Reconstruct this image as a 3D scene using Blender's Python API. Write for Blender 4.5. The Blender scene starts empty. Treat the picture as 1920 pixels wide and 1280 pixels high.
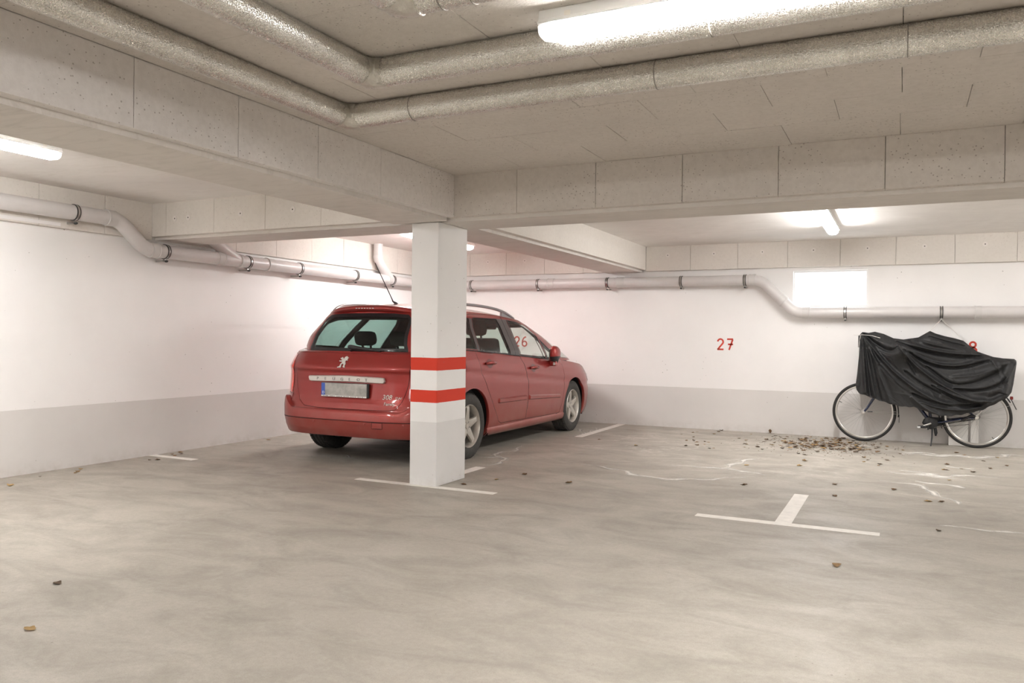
import bpy, bmesh, math, random
import numpy as np
from mathutils import Vector, Matrix
from mathutils.geometry import delaunay_2d_cdt
random.seed(7)
SC = bpy.context.scene
COL = SC.collection
PI = math.pi

# ------------------------------------------------------------------ camera, world, exposure
def make_camera():
    f, yaw, pitch, roll, h = 1494.49, -.4561, -.0058, .0112, 1.2
    F = Vector((math.sin(yaw)*math.cos(pitch), math.cos(yaw)*math.cos(pitch), math.sin(pitch)))
    R = Vector((math.cos(yaw), -math.sin(yaw), 0)); U = R.cross(F)
    R2 = R*math.cos(roll)+U*math.sin(roll); U2 = -R*math.sin(roll)+U*math.cos(roll)
    cd = bpy.data.cameras.new('camera'); co = bpy.data.objects.new('camera', cd); COL.objects.link(co)
    cd.sensor_width = 36; cd.lens = f/1920*36; cd.clip_start = .05
    m = Matrix((R2, U2, -F)).transposed().to_4x4(); m.translation = (0, 0, h)
    co.matrix_world = m; SC.camera = co
make_camera()
LAMP_STRENGTH = 15.5
w = bpy.data.worlds.new('sky'); SC.world = w; w.use_nodes = True
bg = w.node_tree.nodes['Background']; bg.inputs[0].default_value = (.93, .96, 1, 1); bg.inputs[1].default_value = .9
SC.view_settings.view_transform = 'Standard'; SC.view_settings.look = 'None'
SC.view_settings.exposure = 2.66; SC.view_settings.gamma = 1.0; SC.view_settings.use_curve_mapping = False
SC.cycles.use_denoising = True
SC.cycles.use_adaptive_sampling = True; SC.cycles.adaptive_threshold = .02
SC.cycles.max_bounces = 12; SC.cycles.diffuse_bounces = 6; SC.cycles.transparent_max_bounces = 16
SC.cycles.sample_clamp_indirect = 12

# ------------------------------------------------------------------ materials
def new_mat(name):
    m = bpy.data.materials.new(name); m.use_nodes = True
    nt = m.node_tree; return m, nt, nt.nodes['Principled BSDF']
def node(nt, t, **k):
    n = nt.nodes.new(t)
    for a, b in k.items():
        if a.startswith('i_'):
            n.inputs[a[2:].replace('_', ' ')].default_value = b
        else: setattr(n, a, b)
    return n
def simple(name, col, rough=.5, metal=0, coat=0, spec=.5, emit=None, bump=0, bscale=200, var=0, vscale=6):
    m, nt, p = new_mat(name)
    p.inputs['Base Color'].default_value = (*col, 1); p.inputs['Roughness'].default_value = rough
    p.inputs['Metallic'].default_value = metal; p.inputs['Coat Weight'].default_value = coat
    p.inputs['Coat Roughness'].default_value = .06
    p.inputs['Specular IOR Level'].default_value = spec
    if emit:
        p.inputs['Emission Color'].default_value = (*emit[0], 1); p.inputs['Emission Strength'].default_value = emit[1]
    tc = node(nt, 'ShaderNodeTexCoord')
    if bump:
        n = node(nt, 'ShaderNodeTexNoise', i_Scale=bscale, i_Detail=4.); nt.links.new(tc.outputs['Object'], n.inputs['Vector'])
        b = node(nt, 'ShaderNodeBump', i_Strength=bump, i_Distance=.01); nt.links.new(n.outputs[0], b.inputs['Height'])
        nt.links.new(b.outputs[0], p.inputs['Normal'])
    if var:
        n = node(nt, 'ShaderNodeTexNoise', i_Scale=vscale, i_Detail=6., i_Roughness=.6); nt.links.new(tc.outputs['Object'], n.inputs['Vector'])
        r = node(nt, 'ShaderNodeMapRange'); r.inputs[1].default_value = .3; r.inputs[2].default_value = .7
        r.inputs[3].default_value = 1-var; r.inputs[4].default_value = 1+var*.5
        nt.links.new(n.outputs[0], r.inputs[0])
        mx = node(nt, 'ShaderNodeVectorMath', operation='SCALE'); mx.inputs[0].default_value = col
        nt.links.new(r.outputs[0], mx.inputs['Scale']); nt.links.new(mx.outputs[0], p.inputs['Base Color'])
    return m
class NG:
    """small node-graph helper working on world positions"""
    def __init__(s, name):
        s.m, s.nt, s.p = new_mat(name)
        s.pos = node(s.nt, 'ShaderNodeNewGeometry').outputs['Position']
        s.sep = node(s.nt, 'ShaderNodeSeparateXYZ'); s.nt.links.new(s.pos, s.sep.inputs[0])
    def L(s, a, b): s.nt.links.new(a, b)
    def vec(s, scale=(1, 1, 1), loc=(0, 0, 0), rot=(0, 0, 0)):
        n = node(s.nt, 'ShaderNodeMapping'); n.inputs['Scale'].default_value = scale; n.inputs['Location'].default_value = loc
        n.inputs['Rotation'].default_value = rot
        s.L(s.pos, n.inputs['Vector']); return n.outputs[0]
    def noise(s, scale, detail=5., rough=.55, vec=None, dist=0.):
        n = node(s.nt, 'ShaderNodeTexNoise'); n.inputs['Scale'].default_value = scale; n.inputs['Detail'].default_value = detail
        n.inputs['Roughness'].default_value = rough; n.inputs['Distortion'].default_value = dist
        s.L(vec if vec is not None else s.pos, n.inputs['Vector']); return n.outputs[0]
    def vor(s, scale, vec=None, rand=1.):
        n = node(s.nt, 'ShaderNodeTexVoronoi'); n.inputs['Scale'].default_value = scale; n.inputs['Randomness'].default_value = rand
        s.L(vec if vec is not None else s.pos, n.inputs['Vector']); return n
    def rng(s, v, a, b, c=0., d=1., smooth=False):
        n = node(s.nt, 'ShaderNodeMapRange'); s.L(v, n.inputs[0])
        if smooth: n.interpolation_type = 'SMOOTHSTEP'
        for i, x in enumerate((a, b, c, d)): n.inputs[i+1].default_value = x
        return n.outputs[0]
    def math(s, op, a, b=None):
        n = node(s.nt, 'ShaderNodeMath', operation=op)
        for i, x in enumerate((a, b)):
            if x is None: continue
            if isinstance(x, (int, float)): n.inputs[i].default_value = x
            else: s.L(x, n.inputs[i])
        return n.outputs[0]
    def mix(s, f, a, b):
        n = node(s.nt, 'ShaderNodeMix', data_type='RGBA')
        if isinstance(f, (int, float)): n.inputs[0].default_value = f
        else: s.L(f, n.inputs[0])
        for i, x in ((6, a), (7, b)):
            if isinstance(x, tuple): n.inputs[i].default_value = (*x, 1)
            else: s.L(x, n.inputs[i])
        return n.outputs[2]
    def bump(s, h, st=.3, d=.01):
        n = node(s.nt, 'ShaderNodeBump', i_Strength=st, i_Distance=d); s.L(h, n.inputs['Height']); s.L(n.outputs[0], s.p.inputs['Normal'])
    def done(s, col, rough=.8, spec=.3):
        if isinstance(col, tuple): s.p.inputs['Base Color'].default_value = (*col, 1)
        else: s.L(col, s.p.inputs['Base Color'])
        if isinstance(rough, (int, float)): s.p.inputs['Roughness'].default_value = rough
        else: s.L(rough, s.p.inputs['Roughness'])
        s.p.inputs['Specular IOR Level'].default_value = spec
        return s.m

def wall_mat(name, upper, lower, zline, stripes=()):
    g = NG(name)
    n = g.noise(1.1, 6, .6); n2 = g.noise(9, 6, .65)
    c = g.mix(g.rng(n, .35, .7), upper, tuple(x*.95 for x in upper))
    lo = g.mix(g.rng(n, .35, .7), lower, tuple(x*.92 for x in lower))
    zz = g.math('ADD', g.sep.outputs[2], g.math('MULTIPLY', g.math('SUBTRACT', n2, .5), .006))
    c = g.mix(g.math('LESS_THAN', zz, zline), c, lo)
    for a, b in stripes:
        inn = g.math('MULTIPLY', g.math('GREATER_THAN', zz, a), g.math('LESS_THAN', zz, b))
        c = g.mix(inn, c, (.66, .055, .03))
    v = g.vor(12)                                                    # small pits and scuffs
    pit = g.math('MULTIPLY', g.math('LESS_THAN', v.outputs['Distance'], g.rng(g.noise(1.7, 3), .38, .68, .0, .075)), 1.)
    c = g.mix(g.math('MULTIPLY', pit, .55), c, (.22, .19, .17))
    dirt = g.rng(g.sep.outputs[2], 0., .12, .35, 0.)
    c = g.mix(g.math('MULTIPLY', dirt, g.rng(n2, .4, .65)), c, (.45, .41, .36))
    g.bump(g.math('ADD', n2, g.math('MULTIPLY', pit, -1.)), .15, .008)
    return g.done(c, .75, .25)
M = {}
M['wall'] = wall_mat('white wall paint', (.90, .885, .875), (.72, .70, .68), .547)
M['column'] = wall_mat('column paint', (.86, .85, .84), (.74, .73, .72), .512, ((.668, .767), (.925, 1.026)))
def floor_mat():
    g = NG('worn concrete floor')
    a = g.noise(.55, 7, .6, dist=.6); b = g.noise(2.6, 8, .62, vec=g.vec((.7, 1.3, 1)), dist=.8); c3 = g.noise(40, 4, .6)
    c = g.mix(g.rng(a, .33, .68), (.36, .33, .285), (.47, .435, .378))
    c = g.mix(g.math('MULTIPLY', g.rng(b, .42, .68), .45), c, (.215, .195, .168))
    c = g.mix(g.math('MULTIPLY', g.rng(g.noise(6.5, 6, .7, dist=1.2), .52, .7), .3), c, (.47, .445, .40))
    # chalky efflorescence: thin contour lines of a warped noise, in patches
    def veins(scale, width, pmin, pmax, off):
        v = g.noise(scale, 5, .62, vec=g.vec((1, 1.5, 1), off), dist=.5)
        line = g.rng(g.math('ABSOLUTE', g.math('SUBTRACT', v, .5)), 0., width, 1., 0., True)
        patch = g.rng(g.noise(.45, 3, .5, vec=g.vec((1, 1, 1), (off[1], off[0]+3, 0))), pmin, pmax)
        return g.math('MULTIPLY', line, g.math('MULTIPLY', patch, g.rng(g.noise(14, 4, .7), .35, .6)))
    near = g.rng(g.sep.outputs[1], 6., 8., .1, 1.)
    c = g.mix(g.math('MULTIPLY', g.math('MULTIPLY', veins(1.1, .035, .45, .60, (3.3, 1.2, 0)), near), .45), c, (.74, .71, .66))
    v = g.vor(14); pit = g.math('LESS_THAN', v.outputs['Distance'], g.rng(g.noise(2.2, 2), .45, .75, .0, .085))
    c = g.mix(g.math('MULTIPLY', pit, .55), c, (.13, .11, .09))
    c = g.mix(g.math('MULTIPLY', g.rng(c3, .35, .7), .28), c, (.24, .215, .18))
    c = g.mix(g.math('MULTIPLY', g.rng(g.noise(170, 3, .7), .5, .68), .35), c, (.20, .18, .15))
    c = g.mix(g.math('MULTIPLY', g.rng(g.noise(1.3, 8, .7, dist=.3), .55, .72), .40), c, (.22, .20, .17))
    g.bump(g.math('ADD', b, g.math('MULTIPLY', c3, .3)), .12, .01)
    return g.done(c, g.rng(b, .35, .7, .48, .72), .35)
M['floor'] = floor_mat()
def panel_mat(name, col, dark, pits=.07, coarse=False):
    g = NG(name)
    n = g.noise(1.4, 6, .6); k = g.noise(30, 4, .6)
    c = g.mix(g.rng(n, .35, .7), col, tuple(x*.93 for x in col))
    v = g.vor(38); pit = g.math('LESS_THAN', v.outputs['Distance'], g.rng(g.noise(3, 3), .38, .70, .08, pits+.15))
    c = g.mix(g.math('MULTIPLY', pit, .6), c, dark)
    c = g.mix(g.math('MULTIPLY', g.rng(k, .4, .7), .12), c, dark)
    g.bump(g.math('ADD', g.noise(140 if not coarse else 70, 3, .7), g.math('MULTIPLY', pit, -1.)), .2 if not coarse else .8, .006)
    return g.done(c, .9, .15)
M['panel'] = panel_mat('insulation board', (.70, .655, .61), (.25, .21, .18))
M['panel_side'] = panel_mat('side board', (.82, .785, .765), (.28, .24, .21))
M['panel_light'] = panel_mat('light wall board', (.78, .74, .69), (.50, .45, .40), .03)
M['panel_coarse'] = panel_mat('coarse board', (.66, .62, .57), (.26, .23, .2), .06, True)
def concrete_mat(name, col, dark):
    g = NG(name)
    a = g.noise(1.2, 7, .65, vec=g.vec((.6, .6, 1)), dist=1.); b = g.noise(5, 6, .7, vec=g.vec((.5, 2., 1)), dist=1.5)
    c = g.mix(g.rng(a, .35, .68), col, tuple(x*.9 for x in col))
    c = g.mix(g.math('MULTIPLY', g.rng(b, .5, .72), .45), c, dark)
    g.bump(b, .1, .01); return g.done(c, .85, .2)
M['concrete'] = concrete_mat('beam concrete', (.74, .70, .66), (.50, .47, .43))
M['slab'] = concrete_mat('slab concrete', (.88, .85, .82), (.70, .665, .62))
def foil_mat():
    g = NG('embossed foil')
    n = g.vor(150).outputs['Distance']; w2 = g.noise(7, 5, .6); sp = g.noise(210, 2, .6)
    c = g.mix(g.rng(w2, .35, .7), (.90, .885, .85), (.76, .74, .70))
    c = g.mix(g.math('MULTIPLY', g.rng(sp, .42, .60), .32), c, (.50, .485, .45))  # speckle in the colour stands in for glints off the embossing
    g.bump(g.math('ADD', n, g.math('MULTIPLY', w2, .5)), .55, .003)
    g.p.inputs['Metallic'].default_value = 1.
    return g.done(c, g.rng(sp, .4, .6, .18, .38), .5)
M['foil'] = foil_mat()
M['foil_tape'] = simple('foil tape', (.70, .68, .63), .3, .9, bump=.8, bscale=45)
M['pvc'] = simple('grey plastic pipe', (.66, .635, .625), .32, var=.05)
M['pvc_ring'] = simple('pipe socket', (.62, .60, .585), .38)
M['rubber_band'] = simple('clamp rubber', (.05, .05, .05), .7)
M['zinc'] = simple('zinc plated steel', (.55, .54, .52), .35, 1)
M['white_paint'] = simple('road marking paint', (.80, .77, .72), .7, var=.12, vscale=14)
M['stain'] = None
M['red_paint'] = simple('red number paint', (.60, .06, .035), .6)
M['lamp_body'] = simple('lamp housing', (.72, .72, .71), .45)
M['lamp_diff'] = simple('lamp diffuser', (.9, .9, .9), .3, emit=((1., .982, .962), LAMP_STRENGTH))
M['lamp_end'] = simple('glowing lamp end', (.85, .85, .84), .3, emit=((1., .982, .962), .35))
M['lamp_clip'] = simple('lamp clip', (.75, .72, .66), .3)
M['window_frame'] = simple('white window frame', (.85, .83, .82), .4)
M['black_plastic'] = simple('black plastic', (.018, .018, .02), .45)
M['dark_gap'] = simple('dark gap', (.012, .010, .010), .9)
M['carpet'] = simple('car interior trim', (.035, .036, .038), .85)
M['seat'] = simple('charcoal seat cloth', (.030, .031, .034), .9, bump=.2, bscale=300)
M['trim_grey'] = simple('satin pillar trim', (.10, .095, .095), .4)
M['chrome'] = simple('bright metal', (.78, .77, .74), .25, 1)
M['alloy'] = simple('silver alloy paint', (.60, .57, .52), .38, .6, coat=.3, var=.1, vscale=20)
M['steel_dark'] = simple('brake steel', (.16, .15, .14), .5, .8)
M['tyre'] = simple('dusty tyre rubber', (.055, .052, .048), .8, var=.3, vscale=25)
M['rail'] = simple('satin roof rail', (.34, .34, .35), .35, .8)
def paint():
    m, nt, p = new_mat('metallic red car paint')
    g = node(nt, 'ShaderNodeTexCoord'); n = node(nt, 'ShaderNodeTexNoise', i_Scale=900., i_Detail=2.); nt.links.new(g.outputs['Object'], n.inputs['Vector'])
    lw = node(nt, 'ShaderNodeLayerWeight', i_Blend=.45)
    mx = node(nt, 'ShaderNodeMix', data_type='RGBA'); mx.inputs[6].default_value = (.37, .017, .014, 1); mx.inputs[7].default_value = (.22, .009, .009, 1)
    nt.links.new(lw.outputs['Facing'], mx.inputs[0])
    d = node(nt, 'ShaderNodeTexNoise', i_Scale=5., i_Detail=6.); nt.links.new(g.outputs['Object'], d.inputs['Vector'])
    sp = node(nt, 'ShaderNodeSeparateXYZ'); nt.links.new(g.outputs['Object'], sp.inputs[0])
    mr = node(nt, 'ShaderNodeMapRange'); nt.links.new(sp.outputs[2], mr.inputs[0])       # road dust low on the body
    for i, x in enumerate((.15, .65, .60, .06)): mr.inputs[i+1].default_value = x
    mu = node(nt, 'ShaderNodeMath', operation='MULTIPLY'); nt.links.new(mr.outputs[0], mu.inputs[0]); nt.links.new(d.outputs[0], mu.inputs[1])
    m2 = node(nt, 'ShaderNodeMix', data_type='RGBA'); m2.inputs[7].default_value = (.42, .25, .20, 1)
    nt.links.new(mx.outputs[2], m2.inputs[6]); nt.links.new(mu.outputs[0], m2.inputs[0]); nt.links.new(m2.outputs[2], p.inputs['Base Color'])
    p.inputs['Metallic'].default_value = .35; p.inputs['Roughness'].default_value = .42
    p.inputs['Coat Weight'].default_value = .85; p.inputs['Coat Roughness'].default_value = .07
    return m
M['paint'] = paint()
def glass(name, tint, refl=1.0):
    m = bpy.data.materials.new(name); m.use_nodes = True; nt = m.node_tree; nt.nodes.clear()
    o = node(nt, 'ShaderNodeOutputMaterial'); t = node(nt, 'ShaderNodeBsdfTransparent'); t.inputs[0].default_value = (*tint, 1)
    gl = node(nt, 'ShaderNodeBsdfGlossy'); gl.inputs['Roughness'].default_value = .03; gl.inputs[0].default_value = (1, 1, 1, 1)
    fr = node(nt, 'ShaderNodeFresnel'); ge = node(nt, 'ShaderNodeNewGeometry')
    ir = node(nt, 'ShaderNodeMapRange'); ir.inputs[3].default_value = 1.5; ir.inputs[4].default_value = 1/1.5
    nt.links.new(ge.outputs['Backfacing'], ir.inputs[0]); nt.links.new(ir.outputs[0], fr.inputs['IOR'])
    mm = node(nt, 'ShaderNodeMath', operation='MULTIPLY'); mm.inputs[1].default_value = refl
    nt.links.new(fr.outputs[0], mm.inputs[0])
    x = node(nt, 'ShaderNodeMixShader'); nt.links.new(mm.outputs[0], x.inputs[0]); nt.links.new(t.outputs[0], x.inputs[1]); nt.links.new(gl.outputs[0], x.inputs[2])
    nt.links.new(x.outputs[0], o.inputs[0]); return m
M['glass'] = glass('green tinted car glass', (.84, .93, .90)); M['glass_dark'] = glass('dark tinted car glass', (.56, .73, .68))
M['glass_rear'] = glass('privacy tinted rear screen', (.36, .48, .46)); M['pane'] = glass('window pane', (.95, .97, .97), .5)
M['lens_red'] = simple('red lamp lens', (.62, .028, .015), .12, coat=1., emit=((.9, .05, .02), .03))
M['lens_dark'] = simple('dark red lower lens', (.26, .014, .012), .2, coat=1.)
M['lens_clear'] = simple('clear lamp lens', (.75, .76, .78), .1, .3, coat=1.)
def cloth():
    m, nt, p = new_mat('black nylon bicycle cover')
    g = node(nt, 'ShaderNodeTexCoord'); n = node(nt, 'ShaderNodeTexNoise', i_Scale=3., i_Detail=8., i_Roughness=.65); nt.links.new(g.outputs['Object'], n.inputs['Vector'])
    r = node(nt, 'ShaderNodeMix', data_type='RGBA'); r.inputs[6].default_value = (.012, .012, .013, 1); r.inputs[7].default_value = (.026, .026, .026, 1)
    mr = node(nt, 'ShaderNodeMapRange'); mr.inputs[1].default_value = .4; mr.inputs[2].default_value = .7; nt.links.new(n.outputs[0], mr.inputs[0])
    nt.links.new(mr.outputs[0], r.inputs[0]); nt.links.new(r.outputs[2], p.inputs['Base Color'])
    p.inputs['Roughness'].default_value = .58; p.inputs['Specular IOR Level'].default_value = .5
    b = node(nt, 'ShaderNodeBump', i_Strength=.25, i_Distance=.01); n2 = node(nt, 'ShaderNodeTexNoise', i_Scale=26., i_Detail=5.); nt.links.new(g.outputs['Object'], n2.inputs['Vector'])
    nt.links.new(n2.outputs[0], b.inputs['Height']); nt.links.new(b.outputs[0], p.inputs['Normal'])
    return m
M['cover'] = cloth()
M['blue_frame'] = simple('dark blue bicycle enamel', (.008, .015, .055), .25, coat=.8)
M['bike_black'] = simple('black bicycle part', (.015, .015, .017), .4)
M['bike_tyre'] = simple('bicycle tyre rubber', (.022, .021, .020), .75)
M['bike_rim'] = simple('brushed bicycle rim', (.62, .60, .57), .35, .9)
M['spoke'] = simple('spoke steel', (.55, .54, .52), .3, 1)
M['cord'] = simple('white cord', (.75, .72, .68), .8)
M['board'] = simple('white board', (.88, .86, .83), .6)
M['trim_silver'] = simple('satin silver strip', (.72, .69, .65), .35, .3)
M['plate'] = simple('blurred number plate', (.50, .49, .46), .5, var=.45, vscale=9)
M['blue'] = simple('blue strip', (.05, .12, .50), .4)
M['white_plastic'] = simple('white plastic', (.80, .79, .76), .4)
M['letter_grey'] = simple('grey letters', (.22, .21, .20), .4, .5)
M['letter_white'] = simple('bright badge letters', (.80, .78, .74), .3, .2)
M['paint_shaded'] = simple('shaded recess paint', (.14, .006, .005), .3, .3, coat=.8)
LEAFM = [simple('dry leaf '+n, c, .85, var=.4, vscale=40) for n, c in (('tan', (.30, .19, .09)), ('brown', (.17, .10, .05)), ('dark', (.12, .08, .05)), ('ochre', (.42, .28, .12)))]
def stain_mat():
    m = bpy.data.materials.new('chalky mineral deposit'); m.use_nodes = True; nt = m.node_tree; p = nt.nodes['Principled BSDF']
    p.inputs['Base Color'].default_value = (.76, .73, .68, 1); p.inputs['Roughness'].default_value = .8
    tc = node(nt, 'ShaderNodeTexCoord'); n = node(nt, 'ShaderNodeTexNoise', i_Scale=11., i_Detail=8., i_Roughness=.75); nt.links.new(tc.outputs['Object'], n.inputs['Vector'])
    at = node(nt, 'ShaderNodeAttribute', attribute_name='fade')
    ad = node(nt, 'ShaderNodeMath', operation='ADD'); nt.links.new(n.outputs[0], ad.inputs[0]); nt.links.new(at.outputs['Fac'], ad.inputs[1])
    r = node(nt, 'ShaderNodeMapRange'); r.inputs[1].default_value = .92; r.inputs[2].default_value = 1.65; r.inputs[4].default_value = .85; nt.links.new(ad.outputs[0], r.inputs[0])
    nt.links.new(r.outputs[0], p.inputs['Alpha']); return m
M['stain'] = stain_mat()

# ------------------------------------------------------------------ mesh helpers
def mesh(name, vs, fs, mat, parent=None, smooth=False, mats=None, fm=None):
    me = bpy.data.meshes.new(name); me.from_pydata([tuple(map(float, v)) for v in vs], [], fs)
    for x in (mats or [mat]): me.materials.append(x)
    if fm: me.polygons.foreach_set('material_index', fm)
    if smooth: me.polygons.foreach_set('use_smooth', [True]*len(me.polygons))
    me.update(); o = bpy.data.objects.new(name, me); COL.objects.link(o)
    if parent: o.parent = parent
    return o
def tag(o, label=None, cat=None, group=None, kind=None):
    if label: o['label'] = label
    if cat: o['category'] = cat
    if group: o['group'] = group
    if kind: o['kind'] = kind
    return o
def empty(name, loc=(0, 0, 0), rz=0, label=None, cat=None, group=None):
    o = bpy.data.objects.new(name, None); COL.objects.link(o); o.location = loc; o.rotation_euler = (0, 0, rz)
    return tag(o, label, cat, group)
class MB:
    def __init__(s): s.v = []; s.f = []
    def add(s, v, f):
        n = len(s.v); s.v += [tuple(map(float, x)) for x in v]; s.f += [tuple(i+n for i in q) for q in f]; return s
    def box(s, a, b, bev=0):
        x0, y0, z0 = a; x1, y1, z1 = b
        if bev <= 0:
            return s.add([(x0, y0, z0), (x1, y0, z0), (x1, y1, z0), (x0, y1, z0), (x0, y0, z1), (x1, y0, z1), (x1, y1, z1), (x0, y1, z1)],
                         [(0, 3, 2, 1), (4, 5, 6, 7), (0, 1, 5, 4), (1, 2, 6, 5), (2, 3, 7, 6), (3, 0, 4, 7)])
        bm = bmesh.new(); bmesh.ops.create_cube(bm, size=1)
        for v in bm.verts: v.co = Vector((x0+(v.co.x+.5)*(x1-x0), y0+(v.co.y+.5)*(y1-y0), z0+(v.co.z+.5)*(z1-z0)))
        bmesh.ops.bevel(bm, geom=bm.edges[:], offset=bev, segments=2, affect='EDGES', profile=.5)
        bm.verts.index_update(); s.add([v.co[:] for v in bm.verts], [tuple(v.index for v in q.verts) for q in bm.faces]); bm.free(); return s
    def tube(s, pts, r, n=12, caps=True, closed=False):
        P = [Vector(p) for p in pts]; m = len(P); rs = r if isinstance(r, (list, tuple)) else [r]*m
        T = []
        for i in range(m):
            a = P[i-1] if (i > 0 or closed) else P[i]; b = P[(i+1) % m] if (i < m-1 or closed) else P[i]
            T.append((b-a).normalized())
        up = Vector((0, 0, 1)) if abs(T[0].z) < .9 else Vector((1, 0, 0))
        N = (up-T[0]*up.dot(T[0])).normalized(); base = len(s.v)
        for i in range(m):
            N = (N-T[i]*N.dot(T[i])).normalized(); B = T[i].cross(N)
            # keep radius through mitres
            k = 1.
            if 0 < i < m-1 and not closed:
                d = (P[i]-P[i-1]).normalized().dot(T[i]); k = 1/max(d, .6)
                side = (P[i+1]-P[i]).normalized()-(P[i]-P[i-1]).normalized()
                side = side.normalized() if side.length > 1e-4 else None
            else: side = None
            for j in range(n):
                a = 2*PI*j/n; o = (N*math.cos(a)+B*math.sin(a))*rs[i]
                if side: o += side*o.dot(side)*(k-1)
                s.v.append(tuple(P[i]+o))
        mm = m if closed else m-1
        for i in range(mm):
            for j in range(n):
                a = base+i*n+j; b = base+i*n+(j+1) % n; c = base+((i+1) % m)*n+(j+1) % n; d = base+((i+1) % m)*n+j
                s.f.append((a, b, c, d))
        if caps and not closed:
            s.f.append(tuple(base+j for j in range(n))[::-1]); s.f.append(tuple(base+(m-1)*n+j for j in range(n)))
        return s
    def lathe(s, prof, M4, n=48, closed=False):
        """profile [(radius, axial)] revolved round local X, transformed by M4"""
        base = len(s.v); m = len(prof)
        for r, x in prof:
            for j in range(n):
                a = 2*PI*j/n; s.v.append(tuple(M4 @ Vector((x, r*math.cos(a), r*math.sin(a)))))
        for i in range(m if closed else m-1):
            for j in range(n):
                k = (i+1) % m
                s.f.append((base+i*n+j, base+i*n+(j+1) % n, base+k*n+(j+1) % n, base+k*n+j))
        return s
    def prism(s, poly, f3, t0, t1):
        """extrude 2D polygon; f3(a,b,t)->3D"""
        n = len(poly); base = len(s.v)
        s.v += [tuple(f3(a, b, t0)) for a, b in poly]+[tuple(f3(a, b, t1)) for a, b in poly]
        s.f.append(tuple(base+i for i in range(n))[::-1]); s.f.append(tuple(base+n+i for i in range(n)))
        for i in range(n):
            j = (i+1) % n; s.f.append((base+i, base+j, base+n+j, base+n+i))
        return s
    def build(s, name, mat, parent=None, smooth=False, sharp=None):
        o = mesh(name, s.v, s.f, mat, parent, smooth)
        if smooth and sharp is not None:
            bm = bmesh.new(); bm.from_mesh(o.data); bmesh.ops.recalc_face_normals(bm, faces=bm.faces[:])
            for e in bm.edges:
                if len(e.link_faces) == 2 and e.calc_face_angle(0) > sharp: e.smooth = False
            bm.to_mesh(o.data); bm.free()
        return o
def arc_pts(a, b, c, r, n=6):
    """polyline a-b-c with the corner at b rounded with tangent length r"""
    a, b, c = Vector(a), Vector(b), Vector(c); p = b+(a-b).normalized()*r; q = b+(c-b).normalized()*r
    return [((1-t)**2)*p+2*t*(1-t)*b+t*t*q for t in [i/n for i in range(n+1)]]
def ell(cx, cy, rx, ry, a0, a1, n=20):
    return [(cx+rx*math.cos(a0+(a1-a0)*i/n), cy+ry*math.sin(a0+(a1-a0)*i/n)) for i in range(n+1)]
def stroke(paths, wd, f3, t0, t1):
    """flat painted strokes (2D polylines) as thin solid ribbons"""
    mb = MB()
    for p in paths:
        P = [Vector(q) for q in p]; L = []; R = []
        for i in range(len(P)):
            a = P[max(i-1, 0)]; b = P[min(i+1, len(P)-1)]; d = (b-a).normalized(); n = Vector((-d.y, d.x))*wd/2
            L.append(P[i]+n); R.append(P[i]-n)
        for i in range(len(P)-1):
            mb.prism([tuple(R[i]), tuple(R[i+1]), tuple(L[i+1]), tuple(L[i])], f3, t0, t1)
    return mb

# ------------------------------------------------------------------ building shell
XL, YB, ZC, ZP, ZB = -6.60, 10.66, 2.46, 2.135, 2.106
YF0, XR0 = -7.0, 9.0           # extent behind / right of the camera
def box_obj(name, a, b, mat, parent=None, bev=0):
    return MB().box(a, b, bev).build(name, mat, parent)
def structure(o): o['kind'] = 'structure'; return o
floor = structure(box_obj('floor', (XL-.2, YF0-.2, -.2), (XR0+.2, YB+.2, 0), M['floor']))
wl = structure(box_obj('wall_left', (XL-.25, YF0, 0), (XL, YB+.25, 2.6), M['wall']))
structure(box_obj('wall_right', (XR0, YF0, 0), (XR0+.25, YB+.25, 2.6), M['wall']))
structure(box_obj('wall_front', (XL, YF0-.25, 0), (XR0, YF0, 2.6), M['wall']))
# back wall with the window opening
wx0, wx1, wz0, wz1 = -1.262, -.397, 1.630, 2.072
wb = MB()
for a, b in (((XL, YB, 0), (wx0, YB+.25, 2.6)), ((wx1, YB, 0), (XR0, YB+.25, 2.6)), ((wx0, YB, 0), (wx1, YB+.25, wz0)), ((wx0, YB, wz1), (wx1, YB+.25, 2.6))):
    wb.box(a, b)
wback = structure(wb.build('wall_back', M['wall']))
wn = MB()
for a, b in (((wx0-.004, YB+.05, wz0+.018), (wx0+.018, YB+.10, wz1-.018)), ((wx1-.018, YB+.05, wz0+.018), (wx1+.004, YB+.10, wz1-.018)), ((wx0-.004, YB+.05, wz0-.004), (wx1+.004, YB+.10, wz0+.018)), ((wx0-.004, YB+.05, wz1-.018), (wx1+.004, YB+.10, wz1+.004))):
    wn.box(a, b)
win = structure(wn.build('window_1', M['window_frame']))
box_obj('pane', (wx0+.012, YB+.07, wz0+.012), (wx1-.012, YB+.076, wz1-.012), M['pane'], win)
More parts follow.
